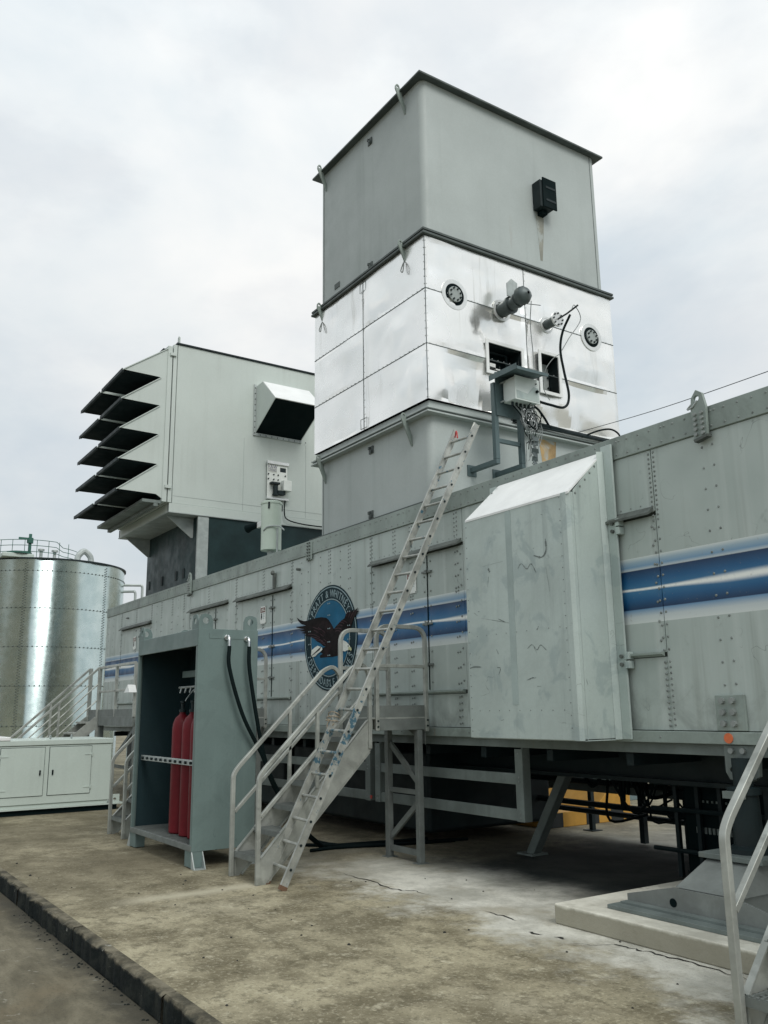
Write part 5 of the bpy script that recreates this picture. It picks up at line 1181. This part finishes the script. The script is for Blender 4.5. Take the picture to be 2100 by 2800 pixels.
# ================================================================ PALE ENCLOSURE (far left)
B = thing('equipment_enclosure', 'long low pale grey enclosure with two hinged doors on a skid at far left', 'enclosure', (-16.3, 3.2, 0))
ex0, ex1, ey0, ey1 = -17.0, -15.55, .2, 4.70
MB().box(ex0, ex1, ey0, ey1, .17, 1.09).build('body', 'box', B, bevel=.006)
MB().box(ex0-.02, ex1+.02, ey0-.02, ey1+.02, 1.094, 1.18).build('lid', 'box', B, bevel=.012)
MB().box(ex0+.03, ex1-.02, ey0+.03, ey1-.03, .115, .168).build('skid', 'box', B); MB().box(ex0, ex1+.012, ey0, ey1+.25, .09, .114).build('skid_base', 'box', B); MB().box(ex0+.1, ex1-.05, ey0+.02, ey1+.15, 0, .0895).build('skid_shade', 'black', B)  # black strip at the bottom stands for the shadow under the skid
for d0, d1 in ((2.92, 3.60), (3.68, 4.36), (2.1, 2.8), (1.3, 2.0)):
    dr = MB().box(ex1+.003, ex1+.016, d0, d1, .30, 1.06).build('door', 'box', B, bevel=.003)
    MB().box(ex1+.0005, ex1+.0025, d0-.008, d1+.008, .292, 1.068).build('door_gap', 'dark', dr)
    hy_ = d0+.06 if abs(d0-3.68) < .01 else d1-.06
    MB().box(ex1+.016, ex1+.035, hy_-.012, hy_+.012, .62, .70).build('handle', 'black', dr, bevel=.004)
    gy = d1-.10 if abs(d0-3.68) < .01 else d0
    for zz in (.40, .93): MB().box(ex1+.016, ex1+.024, gy-.01, gy+.11, zz-.008, zz+.008).cyl((ex1+.02, gy+(.11 if abs(d0-3.68) < .01 else -.01), zz-.03), (ex1+.02, gy+(.11 if abs(d0-3.68) < .01 else -.01), zz+.03), .011, 6).build('hinge', 'box', dr)
MB().box(ex0+.1, ex1+.03, 2.4, 3.05, 1.181, 1.24).build('top_cover', 'white', B, bevel=.01)
for yy in (3.75, 4.1): MB().ring((ex1-.35, yy, 1.215), (.6, .8, 0), .02, .035, .012, 14).build('lifting_eye', 'galv', B)
MB().holed([(ey1+.02, .09), (ey1+.18, .09), (ey1+.18, .25), (ey1+.02, .25)], (ey1+.1, .17), .025, 'x', ex1-.03, ex1-.01).build('tow_lug', 'box', B)

# ================================================================ TANK
TX, TY, TR, TH = -31.24, 6.93, 2.53, 6.42
K = thing('water_tank', 'large round galvanised bolted tank with a railing on its roof at far left', 'tank', (TX, TY, 0))
courses = [0, 1.23, 2.44, 3.64, 4.85, 6.03, TH]
NS = 6
random.seed(21)
for ci in range(len(courses)-1):
    z0, z1 = courses[ci], courses[ci+1]
    for k in range(NS):
        a0 = 2*math.pi*k/NS + R(-27.5); a1 = a0+2*math.pi/NS
        # only the camera-facing half of the shell carries separate plates
        m = MB(); nn = 8; rr = TR-.004*(ci % 2)
        b0 = 0
        for j in range(nn+1):
            a = a0+.001+(a1-a0-.002)*j/nn
            for z in (z0+.003, z1-.003): m.v.append((TX+rr*math.cos(a), TY+rr*math.sin(a), z))
        for j in range(nn): m.f.append((2*j, 2*j+2, 2*j+3, 2*j+1))
        m.build('shell_plate', 'tank', K, ang=60)
MB().cyl((TX, TY, 0), (TX, TY, TH-.05), TR-.03, 48).build('liner', 'dark', K)
m = MB()
for ci in range(1, len(courses)-1):
    for k in range(110):
        a = 2*math.pi*k/110; m.dome((TX+TR*math.cos(a), TY+TR*math.sin(a), courses[ci]+.012), (math.cos(a), math.sin(a), 0), .024, .022, 5)
for k in range(NS):
    a0 = 2*math.pi*k/NS + R(-27.5)
    for q in (-.014, .014):
        for z in [i_*.085+.05 for i_ in range(74)]: m.dome((TX+TR*math.cos(a0+q), TY+TR*math.sin(a0+q), z+(.04 if q > 0 else 0)), (math.cos(a0+q), math.sin(a0+q), 0), .020, .018, 5)
m.build('bolts', 'stack_dark', K, kind='stuff')
MB().ring((TX, TY, TH-.02), (0, 0, 1), TR-.06, TR+.045, .05, 72).build('rim', 'dark', K)
MB().lathe([(TR, 0), (.4, .35), (.05, .36)], (TX, TY, TH), 48).build('roof', 'galv', K)
# pipes on the right
def tcyl(az, rad): a = R(az); return (TX+rad*math.cos(a), TY+rad*math.sin(a))
for o_, zt in ((.22, 5.75), (.46, 5.98)):
    px, py = TX+1.0, TY+TR+o_
    MB().tube(fillet([(px-.3, TY+TR-.2, zt), (px, py-.02, zt), (px, py, zt-.1), (px, py, 0)], .15, 5), .045, 8).build('riser_pipe', 'galv', K)
# roof gear
vp = MB().tube(bez([(TX+2.1, TY+.42, TH-.02), (TX+2.1, TY+.44, TH+.22), (TX+2.1, TY+.62, TH+.40), (TX+2.1, TY+.82, TH+.24), (TX+2.1, TY+.86, TH+.05)], 6), .10, 10).build('gooseneck_vent', 'galv', K)
rl = MB()
for k in range(13):
    a = R(-75+k*11.5); q = (TX+2.35*math.cos(a)-.15, TY-.7+2.0*math.sin(a)*.9)
    if q[1] > TY+.45: continue
    rl.tube([(q[0], q[1], TH), (q[0], q[1], TH+.62)], .010, 5)
arc = [(TX+2.2*math.cos(R(t)), TY-.75+1.75*math.sin(R(t))) for t in range(-80, 50, 8)]
for hz in (.24, .44, .62): rl.tube([(p[0], p[1], TH+hz*(1 if i < 13 else .75)) for i, p in enumerate(arc)], .011, 5)
rl.build('roof_railing', 'tankgreen', K)
MB().box(TX+1.6, TX+2.2, TY-1.9, TY-.95, TH+.02, TH+.16).build('hatch', 'box', K, bevel=.03); MB().cyl((TX+1.9, TY-1.35, TH+.16), (TX+1.9, TY-1.35, TH+.22), .38, 16).build('hatch_lid', 'tankgreen', K)
MB().cyl((TX+1.9, TY-1.05, TH), (TX+1.9, TY-1.05, TH+.85), .05, 8).cyl((TX+1.9, TY-1.05, TH+.55), (TX+1.9, TY-1.05, TH+.72), .10, 8).box(TX+1.86, TX+1.94, TY-1.4, TY-1.03, TH+.66, TH+.72).build('valve_stand', 'tankgreen', K)
for yy in (-.72, -.30): MB().cyl((TX+2.05, TY+yy, TH), (TX+2.05, TY+yy, TH+.36), .05, 10).cyl((TX+2.05, TY+yy, TH+.30), (TX+2.05, TY+yy, TH+.36), .10, 10).build('vent_stub', 'galv', K)

# ================================================================ JACK PEDESTAL
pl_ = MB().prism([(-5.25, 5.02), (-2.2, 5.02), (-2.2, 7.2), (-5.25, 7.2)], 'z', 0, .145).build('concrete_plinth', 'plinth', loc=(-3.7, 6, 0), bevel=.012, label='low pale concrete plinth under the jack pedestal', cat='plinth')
Pd = thing('jack_pedestal', 'grey steel jack pedestal with gussets and a dark ram under the trailer', 'jack', (-4.15, 5.95, .146))
bx0, bx1, by0, by1 = -4.88, -3.42, 5.20, 6.7
MB().box(bx0, bx1, by0, by1, .146, .175).build('base_plate', 'frame', Pd, bevel=.004)
for yy in (5.38, 6.5): MB().prism([(-4.84, .176), (-4.84, .235), (-4.42, .335), (-3.88, .335), (-3.46, .235), (-3.46, .176)], 'x' if 0 else 'y', yy, yy+.018).build('side_plate', 'pedestal', Pd)
MB().box(-4.84, -3.46, 5.30, 5.375, .176, .19).build('toe_angle', 'frame', Pd)
b4 = [(-4.42, 5.41, .335), (-3.88, 5.41, .335), (-3.88, 6.49, .335), (-4.42, 6.49, .335)]; t4 = [(-4.37, 5.74, .509), (-3.95, 5.74, .509), (-3.95, 6.16, .509), (-4.37, 6.16, .509)]
m = MB(); m.v = b4+t4; m.f = [(0, 1, 5, 4), (1, 2, 6, 5), (2, 3, 7, 6), (3, 0, 4, 7), (0, 3, 2, 1), (4, 5, 6, 7)]; m.build('sloping_gusset', 'pedestal', Pd, bevel=.004)
m = MB().prism([(5.40, .176), (6.5, .176), (6.5, .33), (5.40, .33)], 'x', -4.40, -3.90).build('core_box', 'pedestal', Pd)
MB().cyl((-4.42, 5.379, .235), (-4.42, 5.376, .235), .03, 14).build('drain_hole', 'black', Pd)
MB().box(-4.42, -3.90, 5.70, 6.2, .511, .548).build('top_plate', 'frame', Pd, bevel=.004)
MB().lathe([(.16, .549), (.16, .58), (.105, .60), (.10, .95), (.12, .955), (.12, 1.0), (.07, 1.01), (.07, 1.21)], (-4.16, 5.95, 0), 24).build('ram', 'dark', Pd)
MB().box(-4.24, -4.08, 5.80, 5.85, .93, .98).build('collar', 'frame', Pd)

# ================================================================ THINGS SEEN BENEATH THE TRAILER
Yb = thing('striped_block', 'yellow and black striped concrete block on the ground behind the trailer', 'block', (-9.7, 9.7, 0))
MB().box(-11.6, -9.12, 8.7, 10.38, 0, .195).build('slab', 'yellow', Yb, bevel=.01)
for k, y in enumerate((8.72, 9.42, 9.92)):
    MB().box(-9.119, -9.115, y, y+.25, .004, .19).build('black_stripe', 'stripe_black', Yb)
for k, x in enumerate((-11.4, -10.75, -10.1)): MB().box(x, x+.3, 8.72, 9.5, .1955, .199).build('black_stripe', 'stripe_black', Yb)
MB().prism([(9.62, .197), (10.36, .197), (10.36, .46), (9.95, .46)], 'x', -11.6, -9.14).build('ramp', 'yellow', Yb, bevel=.01)
ob = MB().box(-11.9, -10.9, 12.0, 12.6, 0, .86).build('cabinet', 'bluegrey', None, bevel=.01, loc=(-11.4, 12.3, 0), label='blue-grey cabinet seen under the trailer on the far side', cat='cabinet')
ob = MB().box(-26, -13.5, 21, 24, 0, 2.6).box(-26, -13.5, 20.98, 20.995, .15, .25).build('pale_container', 'white', loc=(-20, 22, 0), bevel=.02, label='pale container standing far behind the trailer, glimpsed underneath', cat='container')
ob = MB().box(-7.5, -3.2, 15, 16.2, 0, 1.5).box(-7.5, -3.2, 14.96, 14.998, .2, .26).build('grey_cabinet', 'box', loc=(-5.5, 15.5, 0), bevel=.02, label='grey cabinet row behind the trailer at right, glimpsed through hanging cables', cat='cabinet')
